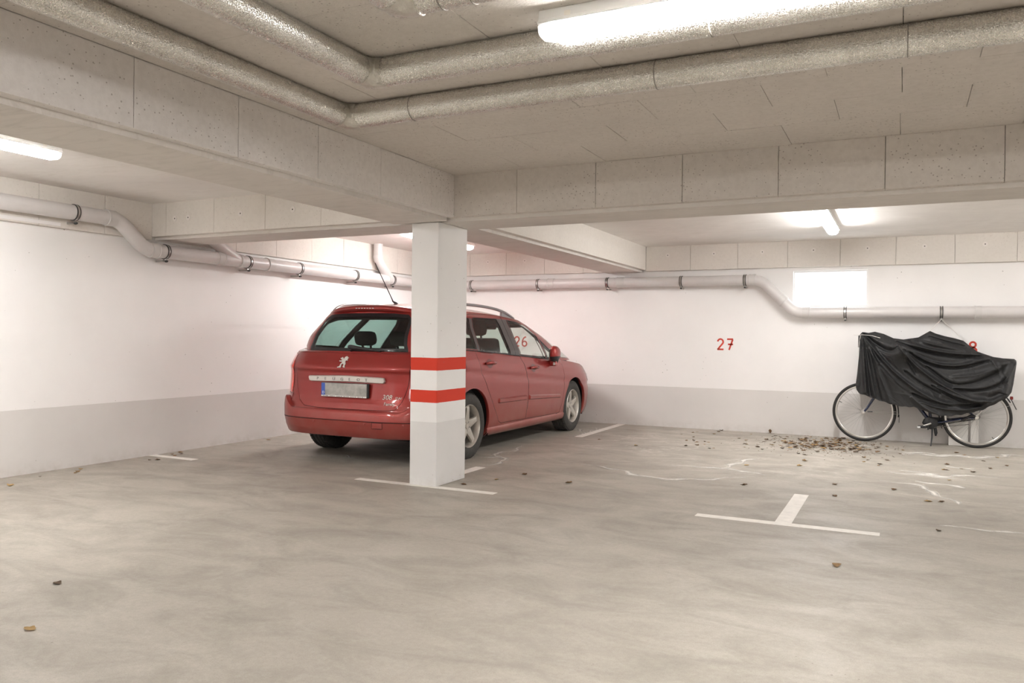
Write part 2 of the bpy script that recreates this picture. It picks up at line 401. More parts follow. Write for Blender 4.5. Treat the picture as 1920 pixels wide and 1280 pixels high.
# ceiling slab, then boards below it in the near bay
ceil = structure(box_obj('ceiling', (XL-.25, YF0-.25, 2.50), (XR0+.25, YB+.25, 2.75), M['slab']))
box_obj('slab_soffit', (-3.3, 5.85, ZC-.01), (XR0, YB, 2.50), M['slab'], ceil)
box_obj('slab_soffit', (XL, YF0, ZC-.01), (-3.65, YB, 2.50), M['slab'], ceil)
XA = -3.172; YBM = 5.41
def panel(x0, y0, x1, y1, mat, parent, z0=ZC, z1=2.50, dz=0, g=.0012):
    return MB().box((x0+g, y0+.0003, z0+dz), (x1-g, y1-.0003, z1), .001).build('panel', mat, parent)
rows = [4.905, 4.493, 4.082, 3.671]            # board rows (0.41 deep), staggered
slots_y = [(3.23, 3.47), (2.80, 3.02), (2.20, 2.42)]
def lay(y0, y1, x0, x1, off, mat):
    x = x0; first = True
    nx = off
    while nx > x0+.05: nx -= .63
    while nx <= x0+.05: nx += .63
    while x < x1:
        e = min(nx, x1)
        panel(x, y0, e, y1, mat, ceil, dz=random.uniform(-.0015, .0015)); x = e; nx += .63
edges = [5.41, 4.905, 4.493, 4.082, 3.66]
for i in range(4):
    lay(edges[i+1], edges[i], XA, 4.6, (-.66, -.97, -.65, -.34)[i], M['panel'])
# boards between the pipe slots (slots along x and along y)
lay(3.12, 3.545, -2.765, 4.6, -.645, M['panel'])
lay(2.48, 3.006, -2.215, 4.6, -1.585, M['panel_coarse'])
for k, (y0, y1) in enumerate(((.6, 1.04), (1.04, 1.48), (1.48, 1.92), (1.92, 2.376))):
    lay(y0, y1, -1.628, 4.6, (-.4, -.7)[k % 2], M['panel_coarse'])
for j in range(-5, 7):                          # strips beside the y-running pipes
    y0 = j*.63
    for xa, xb, ye, mt in ((XA, -2.88, 3.66, 'panel'), (-2.765, -2.33, 3.12, 'panel'), (-2.215, -1.74, 2.48, 'panel_coarse')):
        y1 = min(y0+.63, ye)
        if y1 > y0+.02: panel(xa, y0, xb, y1, M[mt], ceil)
for k in range(9):                              # boards behind the camera
    lay(.6-.63*(k+1), .6-.63*k, -1.628, 4.6, -.4-.3*(k % 2), M['panel'])
box_obj('panel', (-1.628, YF0, ZC), (4.6, -5.1, 2.5), M['panel'], ceil)
box_obj('panel', (4.6, YF0, ZC), (XR0, YBM, 2.5), M['panel'], ceil)

# beams: concrete core with boards on their sides
def beam(name, a, b): return structure(box_obj(name, a, b, M['concrete']))
bA = beam('trim_1', (-3.74, YF0, ZB), (-3.238, YBM, 2.5)); 
bB = beam('trim_2', (-3.74, 5.475, ZB), (XR0, 5.925, 2.5))
bD = beam('trim_3', (XL, 5.475, ZB), (-3.74, 5.925, 2.5))
bC = beam('trim_4', (-3.74, 5.925, ZB), (-3.238, YB, 2.5))
def side_panels(parent, axis, c0, c1, lo, hi, joints, mat, z0=ZP, z1=ZC):
    js = [lo]+[j for j in joints if lo+.03 < j < hi-.03]+[hi]
    for a, b in zip(js[:-1], js[1:]):
        t = random.uniform(-.0012, .0012); g = .0015
        if axis == 'x': MB().box((a+g, c0+t, z0+random.uniform(-.001, .001)), (b-g, c1, z1), .0018).build('panel', mat, parent)
        else: MB().box((c0, a+g, z0+random.uniform(-.001, .001)), (c1+t, b-g, z1), .0018).build('panel', mat, parent)
side_panels(bA, 'y', -3.238, XA, YF0, YBM, [2.512+.64*k for k in range(-16, 5)], M['panel_side'])
side_panels(bA, 'y', -3.80, -3.74, YF0, YBM, [2.3+.63*k for k in range(-16, 5)], M['panel_side'])
side_panels(bB, 'x', YBM, 5.475, XA-.0662, XR0, [-2.628+.629*k for k in range(0, 20)], M['panel'])
side_panels(bB, 'x', 5.925, 5.975, -3.172, XR0, [-2.628+.629*k for k in range(0, 20)], M['panel'])
side_panels(bD, 'x', YBM, 5.475, XL, -3.80, [-6.37, -5.743, -5.12, -4.49], M['panel_light'])
side_panels(bC, 'y', -3.238, -3.175, 5.975, YB-.06, [], M['panel_light'])
side_panels(bC, 'y', -3.80, -3.74, 5.925, YB-.06, [], M['panel_light'])
side_panels(wback, 'x', YB-.06, YB, -3.172, XR0, [-2.562+.618*k for k in range(20)], M['panel_light'], 2.118, 2.45)
side_panels(wback, 'x', YB-.06, YB, XL+.04, -3.80, [-6.55, -5.925, -5.311, -4.69, -4.084], M['panel_light'], 2.118, 2.45)
side_panels(wl, 'y', XL, XL+.04, YF0, YBM, [4.9+.62*k for k in range(-19, 1)], M['panel_light'], 2.10, 2.45)
side_panels(wl, 'y', XL, XL+.04, 5.925, YB-.06, [6.5+.62*k for k in range(8)], M['panel_light'], 2.10, 2.45)
# insulation anchors: pale washers with a dark hole, one per board
def anchor(p, axis, parent):
    d = Vector((0, -1, 0)) if axis == 'y' else Vector((1, 0, 0))
    u = Vector((1, 0, 0)) if axis == 'y' else Vector((0, 1, 0)); v = Vector((0, 0, 1)); P = Vector(p)
    def ring(r0, r1, h, n=16):
        vs = []; fs = []
        for r, q in ((r0, h), (r1, h), (r1, 0)):
            for k in range(n):
                a = 2*PI*k/n; vs.append(P+d*q+(u*math.cos(a)+v*math.sin(a))*r)
        for i in range(2):
            for k in range(n): fs.append((i*n+k, i*n+(k+1) % n, (i+1)*n+(k+1) % n, (i+1)*n+k))
        return vs, fs
    w_ = mesh('anchor', *ring(.006, .028, .002), M['anchor'], parent)
    mesh('anchor_hole', [P+d*.0026+(u*math.cos(2*PI*k/10)+v*math.sin(2*PI*k/10))*.0065 for k in range(10)], [tuple(range(10))], M['dark_gap'], w_)
M['anchor'] = simple('plastic anchor', (.80, .76, .72), .7)
for x in [-2.87+.617*k for k in range(10)]: anchor((x, YB-.061, 2.325), 'y', wback)
for x in (-5.617, -5.006, -4.39): anchor((x, YB-.061, 2.32), 'y', wback)
for x in (-6.25, -6.073, -5.413, -4.803, -4.18): anchor((x, YBM-.001, 2.292), 'y', bD)

# pillar
colm = MB().box((-3.570, 5.42, 0), (-3.318, 5.885, ZB), .006).build('pillar', M['column'])
tag(colm, 'square white concrete pillar with two red painted bands standing in front of car', 'pillar')

# painted markings on the floor (laid on it as paint)
def marking(rects, label):
    mb = MB()
    for a, b, c, d in rects: mb.box((a, b, 0), (c, d, .0016))
    o = mb.build('parking_line', M['white_paint']); tag(o, label, 'marking'); return o
marking([(-1.255, 5.40, -.115, 5.485), (-.745, 5.485, -.64, 6.55)], 'white painted T-shaped bay line on open floor right of pillar')
marking([(-4.085, 5.375, -2.785, 5.455), (-3.52, 5.887, -3.42, 6.45)], 'white painted T-shaped bay line round foot of pillar')
marking([(XL, 5.42, -6.02, 5.51)], 'short white painted line touching the left wall')
marking([(-3.56, 9.0, -3.46, YB)], 'pale painted bay line beside front wheel of the car')

# numbers painted on the wall
def nmap(x0, z0, s, y=YB): return lambda a, b, t: (x0+a*s, y-t, z0+b*s)
def digit(d):
    if d == '2': return [ell(.28, .70, .24, .26, PI*.95, -PI*.12, 14)+[(.06, .05), (.06, .045)], [(.02, .045), (.56, .045)]]
    if d == '7': return [[(.04, .955), (.56, .955)], [(.53, .93), (.22, 0)], [(.12, .50), (.56, .50)]]
    if d == '6': return [ell(.30, .28, .24, .24, 0, 2*PI, 24), ell(.50, .40, .44, .56, PI*.52, PI*1.06, 12)]
    if d == '8': return [ell(.30, .27, .245, .235, 0, 2*PI, 24), ell(.30, .74, .20, .205, 0, 2*PI, 22)]
def number(txt, x0, z0, s, adv, label):
    mb = MB()
    for i, ch in enumerate(txt):
        q = stroke(digit(ch), .145, nmap(x0+i*adv, z0, s), 0, .0016); mb.add(q.v, q.f)
    o = mb.build('wall_number', M['red_paint']); tag(o, label, 'number'); return o
number('27', -2.206, 1.060, .148, .122, 'red painted number 27 on the white back wall')
number('26', -5.19, 1.060, .148, .122, 'red painted number 26 seen through the car windows')
number('28', .565, 1.060, .148, .118, 'red painted number 28 half hidden behind bicycle cover')

# ------------------------------------------------------------------ foil wrapped pipes in the ceiling slots
def foil(y, x, xr, label, r=.064, z=2.398, seams=()):
    t = empty('insulated_pipe', (x, y, z), 0, label, 'pipe', 'foil wrapped ceiling pipes')
    def loc(P): return [(p[0]-x, p[1]-y, p[2]-z) for p in P]
    MB().tube(loc([(x, YF0+.3, z), (x, y-.05, z), (x, y, z)]), r, 32).build('pipe_run', M['foil'], t, True, .8)
    MB().tube(loc([(x, y, z), (x+.05, y, z), (xr, y, z)]), r, 32).build('pipe_run', M['foil'], t, True, .8)
    # crumpled elbow wrap
    P = arc_pts((x, y-.2, z), (x, y, z), (x+.2, y, z), .085, 10)
    mb = MB().tube(loc(P), r+.0035, 36)
    mb.v = [tuple(Vector(v)*(1+random.uniform(-.012, .012))) for v in mb.v]
    mb.build('elbow_wrap', M['foil_tape'], t, True, 1.0)
    for s in seams:
        a = s; MB().tube(loc([(a, y, z), (a+.004, y, z)]), r+.0022, 32).build('seam', M['seam'], t, True, .8)
    for hx in (-1.9, -.95, .1, .75):
        if hx > x+.3: MB().box((hx-.011-x, .02, .05), (hx+.011-x, .075, .096)).box((hx-.03-x, -.002, .058), (hx+.03-x, .01, .066)).build('hanger', M['zinc'], t)
    return t
M['seam'] = simple('foil seam', (.30, .28, .25), .6)
foil(3.545, -2.764, 6.5, 'foil wrapped pipe nearest the beams, lowest of three in photo', seams=(-2.33, -1.02, .0, 1.3))
foil(3.006, -2.215, 6.5, 'foil wrapped pipe passing behind the big ceiling lamp, middle of three', seams=(-.66, .35))
foil(2.376, -1.628, 6.5, 'foil wrapped pipe cut by top edge of photo', seams=(-1.45, -1.33))
# near-black sheets at the slot tops, standing in for the shade in there
for y0, y1, x0 in ((3.546, 3.659, -2.88), (3.007, 3.119, -2.33), (2.377, 2.479, -1.74)):
    box_obj('slot_shade', (x0, y0, 2.492), (4.6, y1, 2.4995), M['dark_gap'], ceil)
for x0, x1, y1 in ((-2.879, -2.766, 3.546), (-2.329, -2.216, 3.007), (-1.739, -1.629, 2.377)):
    box_obj('slot_shade', (x0, YF0, 2.492), (x1, y1, 2.4995), M['dark_gap'], ceil)
# ------------------------------------------------------------------ grey drain pipes on the walls
def drain_clamp(c, ax, r, parent, down=True):
    """band + bracket round a pipe; ax = axis of pipe"""
    c = Vector(c); u = Vector((0, 1, 0)) if ax == 'y' else Vector((1, 0, 0))
    out = Vector((-1, 0, 0)) if ax == 'y' else Vector((0, 1, 0))
    cl = MB()
    for s in (-.013, .013): cl.tube([c+u*(s-.004), c+u*(s+.004)], r+.006, 28)
    o = cl.build('clamp', M['rubber_band'], parent, True, .6)
    b = MB().tube([c+u*-.009, c+u*.009], r+.0045, 28)
    q = c+Vector((0, 0, -r-.028)); w_ = .016
    def bx(p, dx): 
        lo = [min(p[i], p[i]+dx[i]) for i in range(3)]; hi = [max(p[i], p[i]+dx[i]) for i in range(3)]
        for i in range(3):
            if hi[i]-lo[i] < .02: lo[i] -= .010; hi[i] += .010
        b.box(lo, hi)
    bx(q, Vector((0, 0, .03))); bx(q+Vector((0, 0, .004)), out*(.125-.006 if ax == 'y' else .115))
    b.build('bracket', M['zinc'], o, True, .6)
    n = MB().tube([q-out*.035, q-out*.008], .011, 6).build('bolt', M['rubber_band'], o)
def drain(name_label, runs, r, sockets, clamps, ax, branches=()):
    org = Vector(runs[0][0]); t = empty('drain_pipe', org, 0, name_label, 'pipe')
    lo = lambda P: [Vector(p)-org for p in P]
    for P in runs: MB().tube(lo(P), r, 32).build('pipe_run', M['pvc'], t, True, .8)
    for a, b in sockets: MB().tube(lo([Vector(a), Vector(a)*.9+Vector(b)*.1, Vector(a)*.86+Vector(b)*.14, b]), [r+.010, r+.010, r+.006, r+.006], 32).build('socket', M['pvc_ring'], t, True, .7)
    for P, rr in branches: MB().tube(lo(P), rr, 28).build('branch', M['pvc'], t, True, .8)
    for c in clamps: drain_clamp(Vector(c)-org, ax, r, t)
    return t
xp = -6.475
LP = arc_pts((xp, YF0+.3, 2.236), (xp, 4.97, 2.236), (xp, 5.26, 1.992), .09)+arc_pts((xp, 4.97, 2.236), (xp, 5.26, 1.992), (xp, 8, 1.985), .09)
drain('long grey plastic drain pipe clamped along the left wall',
      [[(xp, YF0+.3, 2.236)]+LP[:7]+LP[7:]+[(xp, YB-.2, 1.978)]], .066,
      [((xp, 4.84, 2.236), (xp, 4.93, 2.236)), ((xp, 5.40, 1.992), (xp, 5.31, 1.992)), ((xp, 6.22, 1.99), (xp, 6.13, 1.99)), ((xp, 6.44, 1.988), (xp, 6.50, 1.988)), ((xp, 6.86, 1.987), (xp, 6.96, 1.987)), ((xp, 8.50, 1.983), (xp, 8.60, 1.983)), ((xp, 9.20, 1.981), (xp, 9.27, 1.981))],
      [(xp, 4.54, 2.236), (xp, 5.49, 1.992), (xp, 6.58, 1.988), (xp, 7.41, 1.986), (xp, 8.48, 1.984), (xp, 9.33, 1.981), (xp, 3.0, 2.236), (xp, 1.4, 2.236)], 'y',
      [([(xp, 6.44, 1.99), (xp+.01, 6.20, 2.10), (xp+.02, 6.04, 2.19)], .064), ([(xp+.02, 6.05, 2.185), (xp+.02, 5.93, 2.25)], .070),
       ([(xp, 9.30, 1.985), (xp+.01, 9.06, 2.16), (xp+.01, 8.99, 2.24), (xp+.01, 8.99, 2.45)], .062), ([(xp+.01, 8.99, 2.25), (xp+.01, 8.99, 2.29)], .068)])
yp = YB-.125
BP = [(XL+.15, yp, 1.975)]+arc_pts((-5, yp, 1.97), (-1.64, yp, 1.962), (-1.22, yp, 1.545), .10)+arc_pts((-1.64, yp, 1.962), (-1.22, yp, 1.545), (3, yp, 1.54), .10)+[(XR0-.3, yp, 1.535)]
drain('long grey plastic drain pipe stepping down beneath the window of back wall', [BP], .067,
      [((-4.60, yp, 1.97), (-4.50, yp, 1.97)), ((-3.56, yp, 1.967), (-3.44, yp, 1.967)), ((-1.78, yp, 1.963), (-1.70, yp, 1.963)), ((-1.04, yp, 1.544), (-1.13, yp, 1.545)), ((.73, yp, 1.541), (.80, yp, 1.541)), ((-1.35, yp, 1.674), (-1.41, yp, 1.735))],
      [(-4.751, yp, 1.97), (-3.694, yp, 1.967), (-2.662, yp, 1.965), (-1.835, yp, 1.963), (-.638, yp, 1.543), (.396, yp, 1.541), (-5.85, yp, 1.974), (1.45, yp, 1.54)], 'x')
tag(box_obj('cable_duct', (XL+.04, 1.0, 2.112), (XL+.047, 4.47, 2.142), M['window_frame']), 'white boxed cable duct below the left wall drain pipe', 'duct')

# ------------------------------------------------------------------ fluorescent ceiling lamps
def lamp(loc, rz, label, ln=1.62):
    t = empty('ceiling_lamp', loc, rz, label, 'lamp', None)   # local x = length, z=0 at ceiling
    h = .5*ln; wd = .052
    prof = [(-wd, 0), (wd, 0), (wd+.006, -.036), (wd+.015, -.050), (wd+.014, -.055), (-wd-.014, -.055), (-wd-.015, -.050), (-wd-.006, -.036)]
    MB().prism(prof, lambda a, b, s: (s, a*(1 if abs(s) < h else .8), b), -h+.01, h-.01).build('housing', M['lamp_body'], t)
    n = 10; sec = [(-wd-.006, -.053)]+[(-(wd+.004)*math.cos(PI*k/n), -.060-.044*math.sin(PI*k/n)**.7) for k in range(n+1)]+[(wd+.006, -.053)]
    m = len(sec)
    def hull(st, name, mat):
        vs = []; fs = []
        for x, k in st: vs += [(x, a*k, -.053+(b+.053)*k) for a, b in sec]
        for i in range(len(st)-1):
            for j in range(m): fs.append((i*m+j, i*m+(j+1) % m, (i+1)*m+(j+1) % m, (i+1)*m+j))
        fs += [tuple(range(m))[::-1], tuple((len(st)-1)*m+j for j in range(m))]
        return mesh(name, vs, fs, mat, t, True)
    hull([(-h+.05, 1.), (h-.05, 1.)], 'diffuser', M['lamp_diff'])
    hull([(-h, .66), (-h+.010, .86), (-h+.04, 1.), (-h+.05, 1.)], 'end_cap', M['lamp_end']); hull([(h-.05, 1.), (h-.04, 1.), (h-.010, .86), (h, .66)], 'end_cap', M['lamp_end'])
    for x in (-h+.13, 0, h-.13):
        for s in (-1, 1):
            MB().box((x-.012, s*(wd+.003)-.004, -.062), (x+.012, s*(wd+.003)+.006*s+.004, -.018)).build('clip', M['lamp_clip'], t)
    return t
lamp((-.48, 2.865, ZC), 0, 'long bright fluorescent ceiling lamp at top of photo, the nearest one')
lamp((-5.12, 2.66, ZC-.01), PI/2, 'bright fluorescent ceiling lamp left of the long beam, cut by photo edge')
lamp((-.70, 8.55, ZC-.01), PI/2, 'bright fluorescent ceiling lamp above the window bay')
lamp((-5.19, 8.50, ZC-.01), PI/2, 'bright fluorescent ceiling lamp over the car, peeping from behind pillar')
for x, y, rz, w_ in ((-5.13, -1.6, PI/2, 'behind the camera by the left wall'), (2.7, 2.865, 0, 'right of the picture in line with the nearest one'), (-.60, -3.2, 0, 'some way behind the camera'),
                     (3.4, -.6, 0, 'behind the camera on the right'), (3.0, 8.7, PI/2, 'in the first bay right of the picture'), (7.2, 8.7, PI/2, 'in the farthest bay on the right'), (-.6, -6.0, 0, 'at the rear end of garage')):
    lamp((x, y, ZC-(0 if rz == 0 else .01)), rz, 'unseen fluorescent lamp added for fill, '+w_)['group'] = 'added unseen fill lamps'  # lamps added out of view to fill the garage with light

# ------------------------------------------------------------------ the car (local: x right, y forward from rear axle, z up; scaled in the root)
def belt(y): return 1.05-.065*np.clip(y,0,2.6)-.03*np.clip((-y-.35)/.2,0,1)
ZRE=([-.6,-.4,0,.5,1.,1.4,1.75,2.0,2.8],[1.385,1.40,1.425,1.435,1.42,1.395,1.372,1.36,1.36])
WB=([0,.18,.22,.32,.45,.6,.75,.86,.95,1.05],[.78,.81,.862,.885,.897,.905,.905,.898,.885,.853])
WG=([0,.1,.3,.5,.75,.9,1],[.848,.84,.79,.735,.67,.635,.60])
YRB=([.15,.2,.26,.36,.45,.475,.5,.55,.60,.75,.84,.868,.882,.93,1.05],[-.76,-.80,-.845,-.87,-.872,-.865,-.83,-.825,-.803,-.785,-.788,-.808,-.806,-.778,-.70])
YRG=([1.0,1.05,1.2,1.38,1.44],[-.72,-.70,-.61,-.48,-.43])
YFB=([.15,.2,.3,.5,.62,.72,.95],[3.50,3.56,3.61,3.63,3.60,3.54,3.3])
YFG=([.85,1.0,1.2,1.42,1.5],[3.06,2.80,2.39,1.82,1.6])
_NR,_NF,_NG=4.5,4.2,2.9
def _arc(n,a,b,N=400):
    th=np.linspace(0,math.pi/2,N); xi=np.sin(th)**(2/n); et=np.cos(th)**(2/n)
    L=np.concatenate([[0],np.cumsum(np.hypot(np.diff(xi)*a,np.diff(et)*b))]); return xi,et,L
_rx,_re,_rL=_arc(_NR,.9,1.02); _fx,_fe,_fL=_arc(_NF,.9,1.05)
_gx,_ge,_gL=_arc(_NG,.9,1.02); _gL=_gL*_rL[-1]/_gL[-1]
LR=_rL[-1]; LS=2.43; LF=_fL[-1]; UT=LR+LS+LF
def CP(u,z,gh=False):
    """surface point for ring coordinate u (0 rear centre .. UT front centre)"""
    if gh: yr=np.interp(z,*YRG); yf=np.interp(z,*YFG); c0=.15; c1=yf-.72
    else: yr=np.interp(z,*YRB); yf=np.interp(z,*YFB); c0=.15; c1=yf-1.05
    if u<LR:
        if gh:
            k=min(1,max(0,(z-1.02)/.16)); k=k**.7; xi=np.interp(u,_gL,_gx)*(1-k)+np.interp(u,_rL,_rx)*k; et=np.interp(u,_gL,_ge)*(1-k)+np.interp(u,_rL,_re)*k
        else: xi=np.interp(u,_rL,_rx); et=np.interp(u,_rL,_re)
        y=c0-(c0-yr)*et
    elif u<LR+LS: xi=1.; y=c0+(c1-c0)*(u-LR)/LS
    else:
        v=LF-(u-LR-LS); xi=np.interp(v,_fL,_fx); et=np.interp(v,_fL,_fe); y=c1+(yf-c1)*et
    b=belt(y)
    if z<=b and not gh:
        w=np.interp(z*1.05/b,*WB); zc=.885-.078*y
        w-=.010*math.exp(-((z-zc+.05)/.035)**2)*(1 if y>-.3 else 0)
    else:
        t=(z-b)/(np.interp(y,*ZRE)-b); w=np.interp(t,*WG) if t>=0 else .853+(-t)*.03
        if t>1: w-=.25*(t-1)
    return np.array([w*xi,y,z])
def UY(y,z,gh=False):
    """ring coordinate on the right side for a given y"""
    lo,hi=0.,UT
    for _ in range(40):
        m=(lo+hi)/2
        if CP(m,z,gh)[1]<y: lo=m
        else: hi=m
    return (lo+hi)/2
def UX(x,z,gh=False):
    """ring coordinate on the rear for a given x"""
    s=1 if x>=0 else -1; x=abs(x); lo,hi=0.,LR
    for _ in range(40):
        m=(lo+hi)/2
        if CP(m,z,gh)[0]<x: lo=m
        else: hi=m
    return s*(lo+hi)/2

CAR = empty('car', (-4.68, 6.82, 0), .006, 'dark red estate car with roof rails parked behind the white pillar', 'car')
CAR.scale = (1.015, 1.015, 1.015)
def SP(u, z, gh=False):
    p = CP(min(abs(u), UT), z, gh)
    if u < 0: p[0] = -p[0]
    return p
def SN(u, z, gh=False, e=.008):
    a = SP(u+e, z, gh)-SP(u-e, z, gh); b = SP(u, z+e, gh)-SP(u, z-e, gh)
    n = np.cross(a, b); l = np.linalg.norm(n)
    return n/l if l > 1e-12 else np.array([0, -1., 0])
def inside(poly, x, y):
    c = False; j = len(poly)-1
    for i in range(len(poly)):
        xi, yi = poly[i]; xj, yj = poly[j]
        if (yi > y) != (yj > y) and x < (xj-xi)*(y-yi)/(yj-yi)+xi: c = not c
        j = i
    return c
def dens(poly, d=.04, closed=True):
    o = []; n = len(poly)
    for i in range(n if closed else n-1):
        a = poly[i]; b = poly[(i+1) % n]; k = max(1, int(math.hypot(b[0]-a[0], b[1]-a[1])/d))
        o += [(a[0]+(b[0]-a[0])*t/k, a[1]+(b[1]-a[1])*t/k) for t in range(k)]
    if not closed: o.append(poly[-1])
    return o
def side(poly, gh=False, d=.04): return [(UY(y, z, gh), z) for y, z in dens(poly, d)]
def rear(poly, gh=False, d=.04): return [(UX(x, z, gh), z) for x, z in dens(poly, d)]
def flip(poly): return [(-u, z) for u, z in poly][::-1]
def inset(poly, d):
    n = len(poly); A = sum(poly[i][0]*poly[(i+1) % n][1]-poly[(i+1) % n][0]*poly[i][1] for i in range(n)); s = 1 if A > 0 else -1; o = []
    for i in range(n):
        a = Vector(poly[i-1]); b = Vector(poly[i]); c = Vector(poly[(i+1) % n])
        t = (c-a)
        if t.length < 1e-6: continue
        t.normalize(); q = b+Vector((-t.y, t.x))*s*d; o.append((q.x, q.y))
    return o
def smooth_poly(poly, it=2):
    for _ in range(it):
        o = []
        for i in range(len(poly)):
            a, b = poly[i], poly[(i+1) % len(poly)]
            o += [(a[0]*.75+b[0]*.25, a[1]*.75+b[1]*.25), (a[0]*.25+b[0]*.75, a[1]*.25+b[1]*.75)]
        poly = o
    return poly
def cdt(polys, du, dz, bounds):
    """triangulate all outlines plus a grid"""
    V = []; Ed = []
    for p in polys:
        b = len(V); V += [Vector(q) for q in p]; Ed += [(b+i, b+(i+1) % len(p)) for i in range(len(p))]
    u0, u1, z0, z1 = bounds; nu = max(2, int((u1-u0)/du)); nz = max(2, int((z1-z0)/dz))
    for i in range(nu+1):
        for j in range(nz+1): V.append(Vector((u0+(u1-u0)*i/nu+.0003*((j*7) % 5), z0+(z1-z0)*j/nz)))
    r = delaunay_2d_cdt(V, Ed, [], 0, 1e-5)
    return [tuple(v) for v in r[0]], [tuple(f) for f in r[2]]
def surf_obj(name, V, F, mat, parent, gh, off=0., flipn=False):
    idx = {}; vs = []; ns = []; fs = []
    for f in F:
        q = []
        for i in f:
            if i not in idx:
                u, z = V[i]; n = SN(u, z, gh); idx[i] = len(vs); vs.append(SP(u, z, gh)+n*off); ns.append(-n if flipn else n)
            q.append(idx[i])
        a, b, c = (vs[k] for k in q[:3])
        fn = np.cross(b-a, c-a)
        if np.dot(fn, ns[q[0]]) < 0: q = q[::-1]
        fs.append(tuple(q))
    if not fs: return None
    o = mesh(name, vs, fs, mat, parent, True)
    o.data.normals_split_custom_set_from_vertices([tuple(n) for n in ns]); return o
def partition(gh, domain, regions, bounds, base_name, base_mat, du=.05, dz=.04, liner=()):
    """regions: list of (name, poly, mat or None (hole), offset, seam)"""
    polys = [domain]
    for r in regions: polys.append(r[1]); polys += ([inset(r[1], .0045)] if r[4] else [])
    V, F = cdt(polys, du, dz, bounds)
    buckets = {}
    ins = [inset(r[1], .0045) if r[4] else None for r in regions]
    bb = [(min(q[0] for q in r[1]), max(q[0] for q in r[1]), min(q[1] for q in r[1]), max(q[1] for q in r[1])) for r in regions]
    for f in F:
        cu = sum(V[i][0] for i in f)/3; cz = sum(V[i][1] for i in f)/3
        if not inside(domain, cu, cz): continue
        k = 'base'
        for i, r in enumerate(regions):
            if bb[i][0] <= cu <= bb[i][1] and bb[i][2] <= cz <= bb[i][3] and inside(r[1], cu, cz):
                k = i if (ins[i] is None or inside(ins[i], cu, cz)) else ('s', i); break
        buckets.setdefault(k, []).append(f)
    out = {}
    out['base'] = surf_obj(base_name, V, buckets.get('base', []), base_mat, CAR, gh)
    for i, r in enumerate(regions):
        if r[2] is not None and i in buckets:
            o = surf_obj(r[0], V, buckets[i], r[2], r[5] if len(r) > 5 and r[5] else CAR, gh, r[3]); out.setdefault(r[0], []).append(o)
    sm = [f for k, v in buckets.items() if isinstance(k, tuple) for f in v]
    if sm: out['seams'] = surf_obj('panel_gap', V, sm, M['dark_gap'], CAR, gh, -.009)
    if liner:
        fl = [f for k, v in buckets.items() if k == 'base' or (not isinstance(k, tuple) and regions[k][0] in liner) for f in v]
        surf_obj('interior_trim', V, fl, M['carpet'], CAR, gh, -.035, True)
    return out
def patch(name, poly, gh, mat, off, parent=None, d=.03, rim=True, base=0., cham=0.):
    """raised or sunken piece that follows the body"""
    P0 = dens(poly, d); P = P0
    if cham:
        I_ = inset(P0, cham)
        if len(I_) == len(P0): P = I_
    us = [p[0] for p in P]; zs = [p[1] for p in P]
    V, F = cdt([P], d, d, (min(us)+d*.5, max(us)-d*.5, min(zs)+d*.5, max(zs)-d*.5))
    F = [f for f in F if inside(P, sum(V[i][0] for i in f)/3, sum(V[i][1] for i in f)/3)]
    idx = {}; vs = []; fs = []
    for f in F:
        q = []
        for i in f:
            if i not in idx: u, z = V[i]; idx[i] = len(vs); vs.append(SP(u, z, gh)+SN(u, z, gh)*off)
            q.append(idx[i])
        fn = np.cross(vs[q[1]]-vs[q[0]], vs[q[2]]-vs[q[0]])
        if np.dot(fn, SN(*V[f[0]], gh)) < 0: q = q[::-1]
        fs.append(tuple(q))
    if rim:
        b = len(vs); n = len(P)
        for u, z in P: nn = SN(u, z, gh); s_ = SP(u, z, gh); vs.append(s_+nn*off)
        for u, z in P0: nn = SN(u, z, gh); s_ = SP(u, z, gh); vs.append(s_+nn*base)
        A = sum(P[i][0]*P[(i+1) % n][1]-P[(i+1) % n][0]*P[i][1] for i in range(n))
        for i in range(n):
            j = (i+1) % n; q = (b+i, b+n+i, b+n+j, b+j)
            fs.append(q if A > 0 else q[::-1])
    return mesh(name, vs, fs, mat, parent or CAR)
# ---- lower body outlines
ARR, ARF, AR = (0., .316), (2.708, .316), .365
def arch(c, r=AR): return [(c[0]+r*math.cos(a), c[1]+r*math.sin(a)) for a in [PI*2*k/36 for k in range(36)]]
door_r = [(.113, 1.049), (.13, .97), (.19, .82), (.33, .62), (.46, .46), (.535, .372), (.575, .315), (.64, .287), (1.243, .280), (1.279, .51), (1.280, .70), (1.20, .88), (1.135, .9765)]
door_f = [(1.137, .9763), (1.202, .88), (1.282, .70), (1.281, .51), (1.245, .28), (2.17, .266), (2.225, .278), (2.29, .40), (2.345, .62), (2.352, .70), (2.325, .85), (2.295, .9015)]
tg = [(-.655, 1.018), (-.655, .96), (-.63, .88), (-.625, .78), (-.597, .67), (-.545, .57), (-.47, .515), (-.3, .502), (0, .50), (.3, .502), (.5, .505), (.56, .52), (.61, .58), (.65, .70), (.665, .80), (.672, .90), (.678, .96), (.678, 1.018)]
tg = [(x if x < 0 else x*.985, z) for x, z in tg]
light = [(1.13, 1.005), (1.058, .972), (.93, .863), (.85, .776), (.865, .70), (.90, .64), (.96, .628), (.80, .63), (.66, .665), (.655, .75), (.685, .86), (.72, .95), (.80, 1.005)]
light = [(.735, .99), (.705, .93), (.680, .86), (.675, .78), (.675, .70), (.685, .632), (.80, .628), (1.0, .622), (1.06, .70), (1.10, .78), (1.12, .86), (1.14, .93), (1.13, .985), (1.05, 1.0), (.85, 1.003)]
lightlow = [(.665, .624), (.69, .55), (.80, .533), (1.02, .533), (1.0, .614), (.80, .620)]
